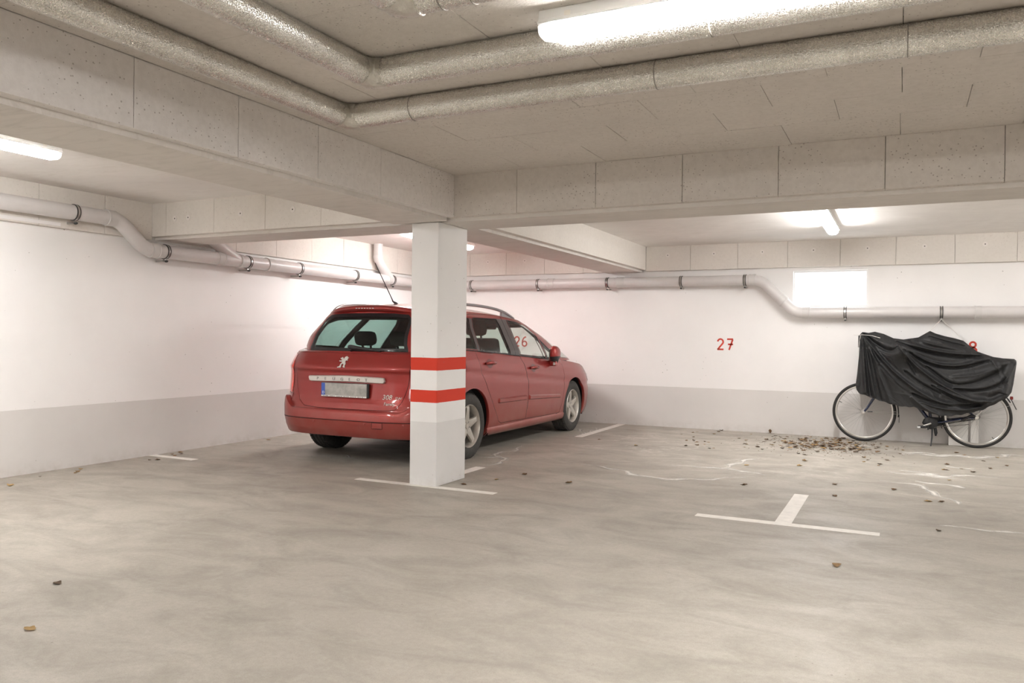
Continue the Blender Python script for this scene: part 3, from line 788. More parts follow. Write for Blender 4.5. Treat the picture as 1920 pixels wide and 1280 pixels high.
def dom_low():
    pts = []
    for u in np.linspace(0, UT, 120):
        y = SP(u, .6)[1]
        zb = np.interp(u, [0, .9, 1.1, 1.35, 1.4, 3.9, 4.6, UT], [.255, .255, .262, .25, .195, .185, .2, .2]); pts.append((u, zb))
    top = []
    for u in np.linspace(UT, 0, 120):
        z = .95
        for _ in range(12):
            y = SP(u, z)[1]
            z = belt(y) if y < 2.3 else float(np.interp(y, [2.3, 2.6, 3.0, 3.3, 3.5, 3.63], [.9005, .885, .84, .77, .71, .69]))
        top.append((u, z))
    r = pts+top
    l = [(-u, z) for u, z in r if u > 1e-9]
    # one closed outline: left bottom -> right bottom -> right top -> left top
    rb, rt = pts, top
    return [(-u, z) for u, z in rb[::-1] if u > 1e-9]+rb+rt+[(-u, z) for u, z in rt[::-1] if u > 1e-9], top
DL, TOPR = dom_low()
reg = []
for fl in (lambda p: p, flip):
    reg.append(('wheel_arch', fl(side(arch(ARR))), None, 0, False)); reg.append(('wheel_arch', fl(side(arch(ARF))), None, 0, False))
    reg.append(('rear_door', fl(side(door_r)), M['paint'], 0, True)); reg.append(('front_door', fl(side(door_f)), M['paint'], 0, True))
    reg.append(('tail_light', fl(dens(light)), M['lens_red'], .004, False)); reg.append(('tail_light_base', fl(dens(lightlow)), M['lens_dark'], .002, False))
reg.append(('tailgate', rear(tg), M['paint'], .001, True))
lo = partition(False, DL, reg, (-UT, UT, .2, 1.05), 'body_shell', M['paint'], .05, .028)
# ---- greenhouse outlines
def ztop(u):
    z = 1.4
    for _ in range(25): z = z*.5+.5*float(np.interp(SP(u, z, True)[1], *ZRE))
    return z
UTG = UT
tops = [(u, ztop(u)) for u in np.linspace(0, UTG, 150)]
def zbot(u):
    z = 1.0
    for _ in range(25):
        y = SP(u, z, True)[1]; z = z*.5+.5*float(belt(y) if y < 2.35 else belt(2.35)-.0)
    return z
bots = [(u, zbot(u)) for u in np.linspace(0, UTG, 150)]
DG = [(-u, z) for u, z in bots[::-1] if u > 1e-9]+bots+tops[::-1]+[(-u, z) for u, z in tops if u > 1e-9]
win_r = [(.225, 1.030), (.20, 1.10), (.33, 1.26), (.43, 1.355), (.47, 1.372), (.985, 1.376), (.975, 1.30), (.955, 1.15), (.94, .985)]
win_r = [(.225, 1.030), (.25, 1.12), (.335, 1.27), (.415, 1.365), (.45, 1.376), (.99, 1.378), (1.01, 1.30), (.96, 1.12), (.93, .992)]
bpil = [(.935, .991), (.965, 1.12), (1.015, 1.30), (.995, 1.378), (1.25, 1.374), (1.235, 1.30), (1.19, 1.12), (1.165, .976)]
win_f = [(1.17, .976), (1.195, 1.12), (1.24, 1.30), (1.255, 1.372), (1.48, 1.356), (1.62, 1.335), (1.74, 1.305), (1.83, 1.25), (1.92, 1.19), (1.885, .96), (1.87, .930)]
win_t = [(1.945, 1.165), (2.075, 1.054), (2.161, 1.003), (2.24, .945), (2.235, .925), (1.90, .932), (1.915, .96)]
qwin = [(.165, 1.052), (.19, 1.12), (.27, 1.26), (.35, 1.365), (.30, 1.372), (-.12, 1.352), (-.28, 1.315), (-.36, 1.22), (-.40, 1.10), (-.36, 1.075)]
cpil = [(.17, 1.050), (.195, 1.12), (.275, 1.26), (.358, 1.368), (.41, 1.366), (.33, 1.27), (.245, 1.12), (.22, 1.032)]
rg = [(-.43, 1.022), (-.50, 1.06), (-.485, 1.2), (-.465, 1.36), (-.40, 1.392), (0, 1.398), (.40, 1.392), (.465, 1.36), (.485, 1.2), (.50, 1.06), (.43, 1.022)]
rg = [(-.56, 1.026), (-.545, 1.10), (-.525, 1.22), (-.50, 1.33), (-.45, 1.378), (-.3, 1.39), (0, 1.393), (.3, 1.39), (.45, 1.378), (.50, 1.33), (.525, 1.22), (.545, 1.10), (.56, 1.026)]
u_a = lambda z: UTG-.0
def windscreen():
    L = []
    for z in np.linspace(.915, 1.27, 9): L.append((float(np.interp(z, [.915, 1.0, 1.1, 1.27], [4.93, 4.95, 4.97, 5.02])), z))
    R = [(2*UTG-u, z) for u, z in L]
    return L
ws = windscreen()
AP = [(.925, 2.36), (.985, 2.30), (1.079, 2.23), (1.156, 2.14), (1.285, 1.90), (1.325, 1.81)]
La = [(UY(y, z, True)+.05, z) for z, y in AP]
tp_ = [(u, ztop(u)-.035) for u in np.linspace(La[-1][0]+.06, UTG, 12)]
Lw = La+tp_+[(UTG, .925)]
regG = []
for fl in (lambda p: p, flip):
    for nm, pl_, mt in (('rear_window', win_r, 'glass_dark'), ('front_window', win_f, 'glass'), ('corner_window', win_t, 'glass'), ('side_window', qwin, 'glass_dark')):
        regG.append((nm, fl(side(pl_, True)), M[mt], -.002, False))
    for nm, pl_ in (('pillar_trim', bpil), ('pillar_trim', cpil)): regG.append((nm, fl(side(pl_, True)), M['trim_grey'], 0, False))
    regG.append(('windscreen', fl(dens(Lw)), M['glass'], 0, False))
regG.append(('rear_screen', rear(rg, True), M['glass_rear'], 0, False))
gh = partition(True, DG, regG, (-UTG, UTG, .92, 1.44), 'upper_frame', M['paint'], .05, .03, liner=('pillar_trim',))
# shelf between lower body and the rounder cabin at the rear
def shoulder():
    vs = []; fs = []; n = 80
    for i in range(n+1):
        u = -1.75+3.5*i/n
        zb = float(np.interp(abs(u), [0, .55, 1.0, 1.75], [1.02, 1.02, 1.035, 1.05]))
        y = SP(u, zb)[1]; zb = float(belt(y)); a = SP(u, zb-.004); m_ = SP(u, zb, True)
        if m_[1] < a[1]: pass
        # cabin point nearest in direction
        best = min((SP(v, zb+.012, True) for v in np.linspace(u-.35, u+.35, 29)), key=lambda p: (p[0]-a[0])**2+(p[1]-a[1])**2)
        vs += [a, a*.75+best*.25+np.array([0, 0, .006]), a*.4+best*.6+np.array([0, 0, .008]), best]
    for i in range(n):
        for j in range(3): fs.append((i*4+j, (i+1)*4+j, (i+1)*4+j+1, i*4+j+1))
    mesh('shoulder', vs, fs, M['paint'], CAR, True)
shoulder()
# black seals round the side glass and the rear screen
def seal(poly, gh_, w_=.006, off=.002, mat='black_plastic', name='window_seal'):
    P = dens(poly, .03); n = len(P); I = inset(P, w_)
    if len(I) != n: return
    vs = [SP(u, z, gh_)+SN(u, z, gh_)*off for u, z in P]+[SP(u, z, gh_)+SN(u, z, gh_)*off for u, z in I]
    mesh(name, vs, [(i, (i+1) % n, n+(i+1) % n, n+i) for i in range(n)], M[mat], CAR, True)
for fl in (lambda p: p, flip):
    for p in (win_r, win_f, win_t, qwin): seal(fl(side(p, True)), True, .009, .0015)
seal(rear(rg, True), True, .035, .0015)
# door leaf line in the upper frame
def gapline(pts, gh_, wd=.0035, off=.0012):
    P = [(UY(y, z, gh_), z) for y, z in dens(pts, .03, False)]
    for sgn in (1, -1):
        vs = []; fs = []
        for i, (u, z) in enumerate(P):
            a = Vector(P[max(i-1, 0)]); b = Vector(P[min(i+1, len(P)-1)]); t = (b-a).normalized(); nn = Vector((-t.y, t.x))*wd/2
            for s in (1, -1):
                uu, zz = u+nn.x*s, z+nn.y*s; vs.append(SP(sgn*uu, zz, gh_)+SN(sgn*uu, zz, gh_)*off)
        for i in range(len(P)-1): fs.append((2*i, 2*i+1, 2*i+3, 2*i+2))
        mesh('door_gap', vs, fs, M['dark_gap'], CAR)
gapline([(.113, 1.049), (.15, 1.14), (.24, 1.28), (.33, 1.40), (.42, 1.412), (.98, 1.416), (1.10, 1.41), (1.13, 1.376), (1.12, 1.30), (1.08, 1.12), (1.05, .985)], True)
gapline([(1.13, 1.376), (1.14, 1.400), (1.43, 1.375), (1.65, 1.338), (1.87, 1.268), (2.10, 1.142), (2.19, 1.07), (2.31, .96), (2.33, .91)], True)
# ---- roof and bonnet: strips across the car between mirrored edge points
def across(name, edge, crown, mat, n=14, parent=None, power=2.2):
    vs = []; fs = []
    for p in edge:
        x, y, z = p
        for j in range(n+1):
            a = -1+2*j/n; vs.append((x*a, y, z+crown(y, x)*(1-abs(a)**power)))
    for i in range(len(edge)-1):
        for j in range(n): fs.append((i*(n+1)+j, i*(n+1)+j+1, (i+1)*(n+1)+j+1, (i+1)*(n+1)+j))
    return mesh(name, vs, fs, mat, parent or CAR, True)
re_ = [SP(u, z, True) for u, z in tops]
cr = lambda y, x: .078*min(1, (x/.56)**2)*float(np.interp(y, [-.45, 0, 1.2, 1.9], [.80, 1, 1, .75]))
across('roof', re_, cr, M['paint'], 18)
across('headliner', [(p[0]*.97, p[1], p[2]-.03-.035*max(0, min(1, (.6-p[1])/.5))) for p in re_], cr, M['carpet'], 10)
he = [SP(u, z) for u, z in TOPR[::-1] if SP(u, z)[1] > 2.2]
across('bonnet', he, lambda y, x: .075*min(1, (x/.8)**2), M['paint'], 18)
# roof spoiler above the rear screen
def spz(x, s): return None
sv = []; sf = []; N = 28
for i in range(N+1):
    x = -.575+1.15*i/N; k = abs(x)/.575; yb = -.515+.20*k**3.0; zt = 1.466-.060*k**2.6-.02*k**12
    for (y, z) in ((yb+.17, zt+.016-.01*k), (yb+.03, zt+.004), (yb-.010, zt-.012), (yb-.006, zt-.040), (yb+.05, zt-.052), (yb+.10, zt-.050)): sv.append((x*(1 if y < yb+.15 else .98), y, z))
for i in range(N):
    for j in range(5): sf.append((i*6+j, (i+1)*6+j, (i+1)*6+j+1, i*6+j+1))
sf += [tuple(range(6))[::-1], tuple(N*6+j for j in range(6))]
mesh('roof_spoiler', sv, sf, M['paint'], CAR, True)
for k in range(7):
    MB().box((-.10+k*.032, -.528, 1.436), (-.085+k*.032, -.518, 1.442)).build('brake_light_segment', M['lens_clear'], CAR)
# ---- bumper: a shell standing proud of the body, with shelf
def bumper():
    vs = []; fs = []; ns = []
    UE = UY(-.372, .4); us = [(-UE+2*UE*i/90) for i in range(91)]
    prof = [(.250, -.02), (.256, .000), (.27, .006), (.33, .014), (.40, .018), (.405, .013), (.410, .018), (.46, .018), (.487, .013), (.497, .004), (.497, -.05)]
    for u in us:
        f = min(1, (UE-abs(u))/.20+.2)
        for z, o in prof:
            zz = z if z < .42 else z+max(0, min(.10, (abs(u)-.62)*.55))*((z-.42)/.077)
            q = SP(u, min(z, .47)); n = SN(u, min(z, .44)); q = q+n*(o*f if o > 0 else o); q[2] = zz; vs.append(q)
    m = len(prof)
    for i in range(len(us)-1):
        for j in range(m-1): fs.append((i*m+j, (i+1)*m+j, (i+1)*m+j+1, i*m+j+1))
    o = mesh('rear_bumper', vs, fs, M['paint'], CAR, True)
    o.data.set_sharp_from_angle(angle=.6) if hasattr(o.data, 'set_sharp_from_angle') else None
    return o
bump_o = bumper()
g = stroke([[(-1.30+2.6*i/80, .407) for i in range(81)]], .005, lambda a, b, t: Vector(SP(a, .41)+SN(a, .41)*(.0165+t))+Vector((0, 0, b-.41)), 0, .001); g.build('bumper_gap', M['dark_gap'], bump_o)
for u in (-.98, -.30, .275, .655):
    P = SP(u, .385); n = Vector(SN(u, .385)); P = Vector(P)+n*.014
    MB().tube([P, P+n*.005, P+n*.007], [.012, .012, .008], 16).build('parking_sensor', M['paint'], bump_o, True, .7)
patch('tow_cover', [(.36, .355), (.46, .355), (.46, .40), (.36, .40)], False, M['paint'], .0185, bump_o, .03, True, .012)
seal([(.355, .350), (.465, .350), (.465, .403), (.355, .403)], False, .004, .0182, 'dark_gap', 'tow_cover_gap')
# ---- tailgate details
TGO = lo['tailgate'][0]
patch('handle_strip', [(-.425, .800), (0, .812), (.40, .802), (.425, .797), (.43, .765), (.415, .746), (0, .752), (-.40, .744), (-.42, .752), (-.43, .78)], False, M['trim_silver'], .028, TGO, .04, True, .010, .006)
seal([(-.30, .75), (.335, .75), (.40, .742), (.345, .60), (.28, .565), (-.25, .558), (-.33, .60), (-.385, .742)], False, .010, .0035, 'paint', 'plate_recess_edge')
yp_ = -.812
def rearmap(x0, z0, s, y=yp_, sx=1): return lambda a, b, t: (x0+a*s*sx, y-t, z0+b*s)
pl_o = MB().box((-.263, -.826, .612), (.275, -.808, .742), .004).build('number_plate_holder', M['black_plastic'], CAR)
pl2 = MB().box((-.256, -.829, .622), (.256, -.824, .738), .003).build('number_plate', M['plate'], pl_o); pl2['label'] = 'pale number plate with blurred grey characters'
MB().box((-.256, -.8305, .626), (-.215, -.8285, .736)).build('country_strip', M['blue'], pl_o)
MB().box((-.256, -.8315, .612), (.256, -.8285, .6245)).build('dealer_strip', M['white_plastic'], pl_o)
def text(s, size, fmat, mat, name, parent, shear=0, depth=.0015, spacing=1.0, align='LEFT'):
    cu = bpy.data.curves.new('t', 'FONT'); cu.body = s; cu.size = size; cu.extrude = depth; cu.shear = shear; cu.space_character = spacing; cu.align_x = align
    cu.resolution_u = 3
    ob = bpy.data.objects.new('t', cu); COL.objects.link(ob); bpy.context.view_layer.update()
    me = bpy.data.meshes.new_from_object(ob.evaluated_get(bpy.context.evaluated_depsgraph_get())); bpy.data.objects.remove(ob)
    me.transform(fmat); me.materials.clear(); me.materials.append(mat)
    o = bpy.data.objects.new(name, me); COL.objects.link(o); o.parent = parent; return o
def rm(x, z, y, tilt=0): return Matrix.Translation((x, y, z)) @ Matrix.Rotation(PI/2+tilt, 4, 'X')
text('D', .034, rm(-.245, .637, -.831), M['white_plastic'], 'country_letter', pl_o)
for i in range(30):
    if i % 5 == 4: continue
    x = -.235+i*.0158; MB().box((x, -.8322, .6155), (x+random.uniform(.006, .012), -.8312, .6205)).build('dealer_mark', M['black_plastic'], pl_o)
# maker's name spread along the strip
for k, ch in enumerate('PEUGEOT'):
    x = -.325+k*.092; u = UX(x, .776); P = SP(u, .776)+SN(u, .776)*.0265
    text(ch, .036, Matrix.Translation((x, P[1]-.005, .764)) @ Matrix.Rotation(PI/2, 4, 'X') @ Matrix.Scale(1.25, 4, (1, 0, 0)), M['letter_grey'], 'strip_letter', TGO, 0, .001)
def on_rear(x, z, off=.003):
    u = UX(x, z); return SP(u, z)+SN(u, z)*off
def rear_text(s, x0, z, size, name, sp=1.05, shear=.25):
    a = on_rear(x0, z); b = on_rear(x0+.15, z); yaw = math.atan2(b[1]-a[1], b[0]-a[0])
    return text(s, size, Matrix.Translation(a) @ Matrix.Rotation(yaw, 4, 'Z') @ Matrix.Rotation(PI/2, 4, 'X'), M['letter_white'], name, TGO, shear, .0022, sp)
rear_text('308', .405, .605, .062, 'model_badge'); rear_text('SW', .535, .603, .040, 'model_badge', 1.05, .1); rear_text('Family', .435, .553, .042, 'model_badge', 1.0, .1)
# rearing lion emblem
lion = [(.30, .02), (.44, .02), (.50, .10), (.44, .12), (.46, .30), (.60, .38), (.70, .22), (.66, .10), (.78, .03), (.94, .03), (.92, .10), (.82, .14), (.88, .34), (.80, .46), (.74, .56), (.80, .66), (.90, .60), (.97, .66), (.90, .74), (.92, .80), (.99, .84), (.92, .92), (.84, .90), (.80, .98), (.68, 1.0), (.56, .95), (.50, .86), (.52, .76), (.40, .80), (.28, .92), (.20, .90), (.24, .82), (.12, .86), (.06, .80), (.18, .74), (.34, .66), (.20, .60), (.08, .64), (.04, .57), (.16, .52), (.36, .52), (.44, .48), (.30, .34), (.28, .16), (.18, .10), (.06, .08), (.06, .01)]
lm = MB(); c0 = on_rear(-.085, .90)
lt = mesh('lion_emblem', [], [], M['letter_white'], TGO)
bm = bmesh.new(); vv = []
for a, b in lion:
    x = -.095+a*.10; z = .878+b*.105; u = UX(x, z); p = SP(u, z)+SN(u, z)*.005; vv.append(bm.verts.new(p))
fa = bm.faces.new(vv); r_ = bmesh.ops.extrude_face_region(bm, geom=[fa])
for v in [g_ for g_ in r_['geom'] if isinstance(g_, bmesh.types.BMVert)]: v.co.y -= .006
bmesh.ops.triangulate(bm, faces=bm.faces[:]); bmesh.ops.recalc_face_normals(bm, faces=bm.faces[:]); bm.to_mesh(lt.data); bm.free()
# rear wiper
wp = lambda x, z, o: Vector(SP(UX(x, z, True), z, True)+SN(UX(x, z, True), z, True)*o)
wi = MB().tube([wp(-.005, 1.048, .0), wp(-.005, 1.048, .028)], [.026, .020], 16).build('rear_wiper', M['black_plastic'], CAR, True, .7)
wm = MB().tube([wp(-.03, 1.062, .02), wp(.0, 1.055, .034), wp(.14, 1.045, .034), wp(.32, 1.032, .020)], [.020, .022, .014, .008], 10); wm.build('wiper_arm', M['black_plastic'], wi, True, .8)
MB().tube([wp(-.02, 1.062, .008), wp(.34, 1.036, .006)], .005, 6).build('wiper_blade', M['black_plastic'], wi)
# ---- side details, both sides
for sg in (1, -1):
    F_ = (lambda p: p) if sg == 1 else flip
    drs = lo['rear_door'][0 if sg == 1 else 1]; drf = lo['front_door'][0 if sg == 1 else 1]
    def sd(P): return F_([(UY(y, z), z) for y, z in P])
    patch('side_moulding', sd([(.535, .512), (.55, .497), (1.215, .488), (1.225, .498), (1.225, .538), (1.215, .548), (.55, .555), (.535, .540)]), False, M['paint'], .017, drs, .04, True, -.002, .014)
    patch('side_moulding', sd([(1.29, .497), (1.30, .486), (2.19, .452), (2.20, .462), (2.20, .492), (2.19, .502), (1.30, .545), (1.29, .535)]), False, M['paint'], .017, drf, .04, True, -.002, .014)
    for door, yh, zh in ((drs, .365, .914), (drf, 1.43, .838)):
        rc = [(yh+.066*math.cos(a), zh-.003+.046*math.sin(a)) for a in [2*PI*k/18 for k in range(18)]]
        cup = patch('handle_recess_shade', sd(rc), False, M['paint_shaded'], .0022, door, .012, False)  # flat patch in darker paint, the shade of the hand recess put into colour
        pts = [(yh-.095, zh-.002, .008), (yh-.07, zh+.001, .030), (yh, zh+.003, .037), (yh+.07, zh-.001, .030), (yh+.095, zh-.006, .008)]
        TT = []
        for y, z, o in pts:
            u = UY(y, z)*sg; TT.append(Vector(SP(u, z)+SN(u, z)*o))
        MB().tube(TT, [.013, .0165, .0165, .0165, .012], 10).build('door_handle', M['paint'], door, True, .9)
    # flap on the right rear quarter
    if sg == 1: seal(side([(-.20+.085*math.cos(a), .875+.10*math.sin(a)) for a in [2*PI*k/24 for k in range(24)]]), False, .004, .0012, 'dark_gap', 'fuel_flap_gap')
    # arch lips and wheel wells
    for c in (ARR, ARF):
        A_ = [(a_, c[0]+AR*math.cos(a_), c[1]+AR*math.sin(a_)) for a_ in [-.35+(PI+.7)*k/40 for k in range(41)]]
        vs = []; fs = []
        for a_, y, z in A_:
            z2 = max(z, .19); u = UY(y, z2)*sg; P = SP(u, z2); n = SN(u, z2)
            d = np.array([0, math.cos(a_), math.sin(a_)])
            for q in (P+d*.008+n*.0008, P+d*.004+n*.002, P+n*.002, P-n*.012, P-n*.03): vs.append(q)
        for i in range(40):
            for j in range(4): fs.append((i*5+j, (i+1)*5+j, (i+1)*5+j+1, i*5+j+1))
        mesh('arch_lip', vs, fs, M['paint'], CAR, True)
        mb = MB(); n = 40
        for k in range(n+1):
            a_ = -.35+(PI+.7)*k/n
            for x_ in (.50, .875 if c is ARR else .86): mb.v.append((sg*x_, c[0]+.385*math.cos(a_), c[1]+.385*math.sin(a_)))
        for k in range(n): mb.f.append((2*k, 2*k+1, 2*k+3, 2*k+2))
        b0 = len(mb.v); mb.v.append((sg*.50, c[0], c[1])); 
        for k in range(n): mb.f.append((b0, 2*k, 2*k+2))
        mb.build('wheel_well', M['dark_gap'], CAR, True)
    # sill
    sp_ = []
    for i in range(25):
        y = .34+2.02*i/24; sp_.append(y)
    vs = []; fs = []
    for y in sp_:
        for z, o in ((.265, .0), (.25, .012), (.215, .014), (.185, .0), (.165, -.06)):
            u = UY(y, max(z, .2))*sg; P = SP(u, max(z, .2))+SN(u, .3)*o; P[2] = z; vs.append(P)
    for i in range(24):
        for j in range(4): fs.append((i*5+j, (i+1)*5+j, (i+1)*5+j+1, i*5+j+1))
    mesh('sill', vs, fs, M['paint'], CAR, True)
    # roof rail
    rp = []
    for y, o in ((-.32, .012), (-.22, .045), (-.05, .072), (.4, .080), (.9, .078), (1.25, .064), (1.45, .036), (1.62, .008)):
        u = UY(y, 1.40, True); e = SP(u, ztop(u), True); rp.append(Vector((sg*(e[0]-.035), y, e[2]+.008+o*.88)))
    pp = []
    for i in range(len(rp)-1):
        for k in range(4):
            t = k/4; p0 = rp[max(i-1, 0)]; p1 = rp[i]; p2 = rp[i+1]; p3 = rp[min(i+2, len(rp)-1)]
            pp.append(.5*((2*p1)+(p2-p0)*t+(2*p0-5*p1+4*p2-p3)*t*t+(3*p1-p0-3*p2+p3)*t**3))
    pp.append(rp[-1])
    rr = MB().tube(pp, [.016]*len(pp), 10).build('roof_rail', M['rail'], CAR, True, .9)
    for a_, b_ in ((rp[0], rp[1]), (rp[-1], rp[-3])):
        d = b_-a_; MB().add([a_+Vector((-.018, 0, -.03)), a_+Vector((.018, 0, -.03)), b_+Vector((.016, 0, -.085)), b_+Vector((-.016, 0, -.085)), a_+Vector((-.012, 0, .004)), a_+Vector((.012, 0, .004)), b_+Vector((.012, 0, 0)), b_+Vector((-.012, 0, 0))],
            [(0, 1, 2, 3), (4, 7, 6, 5), (0, 4, 5, 1), (1, 5, 6, 2), (2, 6, 7, 3), (3, 7, 4, 0)]).build('rail_foot', M['rail'], rr)
    # door mirror, folded back against the window
    mc = Vector((sg*.935, 1.93, .99)); bm = bmesh.new(); bmesh.ops.create_icosphere(bm, subdivisions=4, radius=1)
    for v in bm.verts:
        x, y, z = v.co; sq = lambda t, e=.8: math.copysign(abs(t)**e, t)
        v.co = Vector((sq(x)*(.062 if x*sg > 0 else .03), sq(y)*.105, sq(z, .9)*.092*(1-.15*y)))+mc
    me = bpy.data.meshes.new('m'); bm.to_mesh(me); me.materials.append(M['paint']); me.materials.append(M['black_plastic'])
    for p in me.polygons: p.use_smooth = True; p.material_index = 0 if p.center.z > mc.z-.030 else 1
    bm.free(); mo = bpy.data.objects.new('door_mirror', me); COL.objects.link(mo); mo.parent = CAR
    MB().box((mc.x-sg*.028-.004, mc.y-.085, mc.z-.06), (mc.x-sg*.028+.004, mc.y+.085, mc.z+.06), .01).build('mirror_glass', M['chrome'], mo)
    MB().tube([mc+Vector((-sg*.0, .06, -.06)), mc+Vector((-sg*.02, .10, -.085)), mc+Vector((-sg*.09, .12, -.085))], [.030, .028, .03], 10).build('mirror_stalk', M['black_plastic'], mo, True, .8)
    # small white marker under the mirror, right side only
    if sg == 1:
        q = MB().box((.875, 1.925, .845), (.955, 1.975, .90), .006).build('mirror_camera', M['paint'], mo)
        MB().box((.922, 1.918, .855), (.950, 1.927, .888), .003).build('camera_lens', M['white_plastic'], q)
    # headlamp
    hp = [(3.22, .66), (3.24, .70), (3.34, .71), (3.46, .68), (3.54, .62), (3.44, .60), (3.3, .61)]
    patch('headlamp', sd(smooth_poly(hp, 1)), False, M['lens_clear'], .004, None, .04, True, -.004)
# belt line seal
for sg in (1, -1):
    bs = []
    for i in range(40):
        y = -.3+2.5*i/39; u = UY(y, belt(y)); p = Vector(SP(u*sg, belt(y))); bs.append(p+Vector((sg*.003, 0, 0)))
    MB().tube(bs, .0055, 6).build('belt_seal', M['black_plastic'], CAR)
# ---- antenna
an = MB().tube([(0, .03, 1.478), (0, -.005, 1.510), (0, -.03, 1.52), (0, -.06, 1.53)], [.028, .016, .010, .006], 12).build('antenna_base', M['black_plastic'], CAR, True, .9)
MB().tube([(0, -.04, 1.517), (0, -.09, 1.575), (0, -.36, 1.885)], [.007, .0045, .004], 8).build('antenna_mast', M['black_plastic'], an)
# ---- underbody and cabin
MB().box((-.52, -.68, .26), (.52, -.36, .32)).box((-.50, -.5, .2), (.50, 3.2, .30)).box((-.82, .42, .19), (.82, 2.27, .30)).build('underbody', M['dark_gap'], CAR)
MB().box((-.78, -.62, .55), (.78, .42, .93)).box((-.78, .42, .30), (.78, 2.3, .36)).build('cabin_floor', M['carpet'], CAR)
db = MB().prism([(2.15, .55), (2.10, .90), (2.20, .95), (2.5, .93), (2.6, .88), (2.6, .55)], lambda a, b, t: (t, a, b), -.68, .68).build('dashboard', M['carpet'], CAR)
def rbox(a, b, r=.04):
    return MB().box(a, b, r)
def car_seat(x, y, wd, sc=1.):
    hb_ = .60*sc; s = rbox((x-wd/2, y, .50), (x+wd/2, y+.50, .66)); o = s.build('seat_cushion', M['seat'], CAR, True, .9)
    b = MB(); b.box((x-wd/2, -.06, 0), (x+wd/2, .08, hb_), .05)
    Mx = Matrix.Translation((0, y+.04, .58)) @ Matrix.Rotation(.28, 4, 'X')
    b.v = [tuple(Mx @ Vector(v)) for v in b.v]; b.build('seat_back', M['seat'], o, True, .9)
    h = MB(); h.box((x-.125, -.055, hb_+.035), (x+.125, .06, hb_+.035+.19*sc), .05); h.box((x-.06, -.01, hb_-.02), (x-.045, .01, hb_+.07)).box((x+.045, -.01, hb_-.02), (x+.06, .01, hb_+.07))
    h.v = [tuple(Mx @ Vector(v)) for v in h.v]; h.build('headrest', M['seat'], o, True, .9)
for x in (-.36, .36): car_seat(x, 1.20, .50)
for x in (-.44, .0, .44): car_seat(x, .22, .40, .80)
sw = MB(); c_ = Vector((-.36, 1.92, .98)); sw.tube([c_+Vector((.185*math.cos(a), .07*math.sin(a), .17*math.sin(a))) for a in [2*PI*k/32 for k in range(32)]], .014, 8, closed=True)
sw.tube([c_+Vector((-.18, 0, 0)), c_+Vector((.18, 0, 0))], .02, 8).tube([c_, c_+Vector((0, .25, -.10))], .03, 8); sw.build('steering_wheel', M['carpet'], CAR, True, .9)
MB().box((-.11, 2.02, 1.27), (.11, 2.04, 1.33), .012).build('inner_mirror', M['black_plastic'], CAR)
# ---- wheels
def wheel(x, y, sg, i):
    t = empty('wheel', (x, y, .316)); t.parent = CAR
    T = Matrix.Identity(4) if sg == 1 else Matrix.Scale(-1, 4, (1, 0, 0))
    w2 = .1025
    tp = [(.200, w2-.020), (.212, w2-.006), (.232, w2+.002), (.262, w2+.006), (.290, w2-.002), (.306, w2-.014), (.314, w2-.032), (.316, .05), (.310, .047), (.310, .039), (.316, .036), (.316, .006), (.310, .003), (.310, -.003), (.316, -.006), (.316, -.036), (.310, -.039), (.310, -.047), (.316, -.05), (.314, -w2+.032), (.306, -w2+.014), (.290, -w2+.002), (.262, -w2-.006), (.232, -w2-.002), (.212, -w2+.006), (.200, -w2+.02)]
    ty = MB().lathe(tp, T, 72); ty.build('tyre', M['tyre'], t, True, .5)
    tb = MB()                                                     # tread blocks
    for k in range(60):
        a = 2*PI*k/60
        for s_ in (-1, 1):
            R_ = Matrix.Rotation(a+.05*s_, 4, 'X'); bx = MB().box((min(.055*s_, .082*s_), -.0115, .311), (max(.055*s_, .082*s_), .0115, .3195)); tb.add([R_ @ Vector(v) for v in bx.v], bx.f)
    tb.build('tread', M['tyre'], t)['kind'] = 'stuff'
    rimp = [(.203, w2-.014), (.210, w2-.008), (.205, w2-.002), (.198, w2-.010), (.190, w2-.030), (.182, w2-.06), (.178, -.05), (.195, -.08), (.205, -w2+.02)]
    rm_ = MB().lathe(rimp, T, 60).build('rim', M['alloy'], t, True, .7)
    sp = MB()
    for k in range(5):
        a = 2*PI*k/5+.15*i
        R_ = T @ Matrix.Rotation(a, 4, 'X')
        P = [(.035, .046), (.075, .040), (.13, .031), (.170, .026), (.192, .034)]    # (radius, half width)
        vs = []
        for r, hw in P:
            xo = w2-.018-.020*(1-r/.192)**1.2-.008*(r > .18); 
            vs += [(xo-.028, -hw, r), (xo-.004, -hw*.92, r), (xo, -hw*.45, r), (xo, hw*.45, r), (xo-.004, hw*.92, r), (xo-.028, hw, r)]
        fs = []
        for q in range(len(P)-1):
            for j in range(6): fs.append((q*6+j, q*6+(j+1) % 6, (q+1)*6+(j+1) % 6, (q+1)*6+j))
        mb = MB().add([R_ @ Vector(v) for v in vs], fs); mb.build('spoke', M['alloy'], rm_, True, .6)
    hub = MB().lathe([(.0, w2-.030), (.028, w2-.030), (.030, w2-.036), (.058, w2-.040), (.062, w2-.075)], T, 40); hub.build('hub', M['alloy'], rm_, True, .6)
    for k in range(5):
        a = 2*PI*(k+.5)/5+.15*i; R_ = T @ Matrix.Rotation(a, 4, 'X')
        b_ = MB().lathe([(0, w2-.034), (.0095, w2-.034), (.0095, w2-.06)], R_ @ Matrix.Translation((0, 0, .046)), 10); b_.build('wheel_bolt', M['steel_dark'], rm_, True, .6)
    MB().lathe([(.0, .0), (.135, .0), (.135, -.022), (.0, -.022)], T @ Matrix.Translation((.012, 0, 0)), 40).build('brake_disc', M['steel_dark'], rm_, True, .5)
    return t
for i, (x, y, sg) in enumerate(((.772, 0, 1), (.772, 2.708, 1), (-.772, 0, -1), (-.772, 2.708, -1))): wheel(x, y, sg, i)

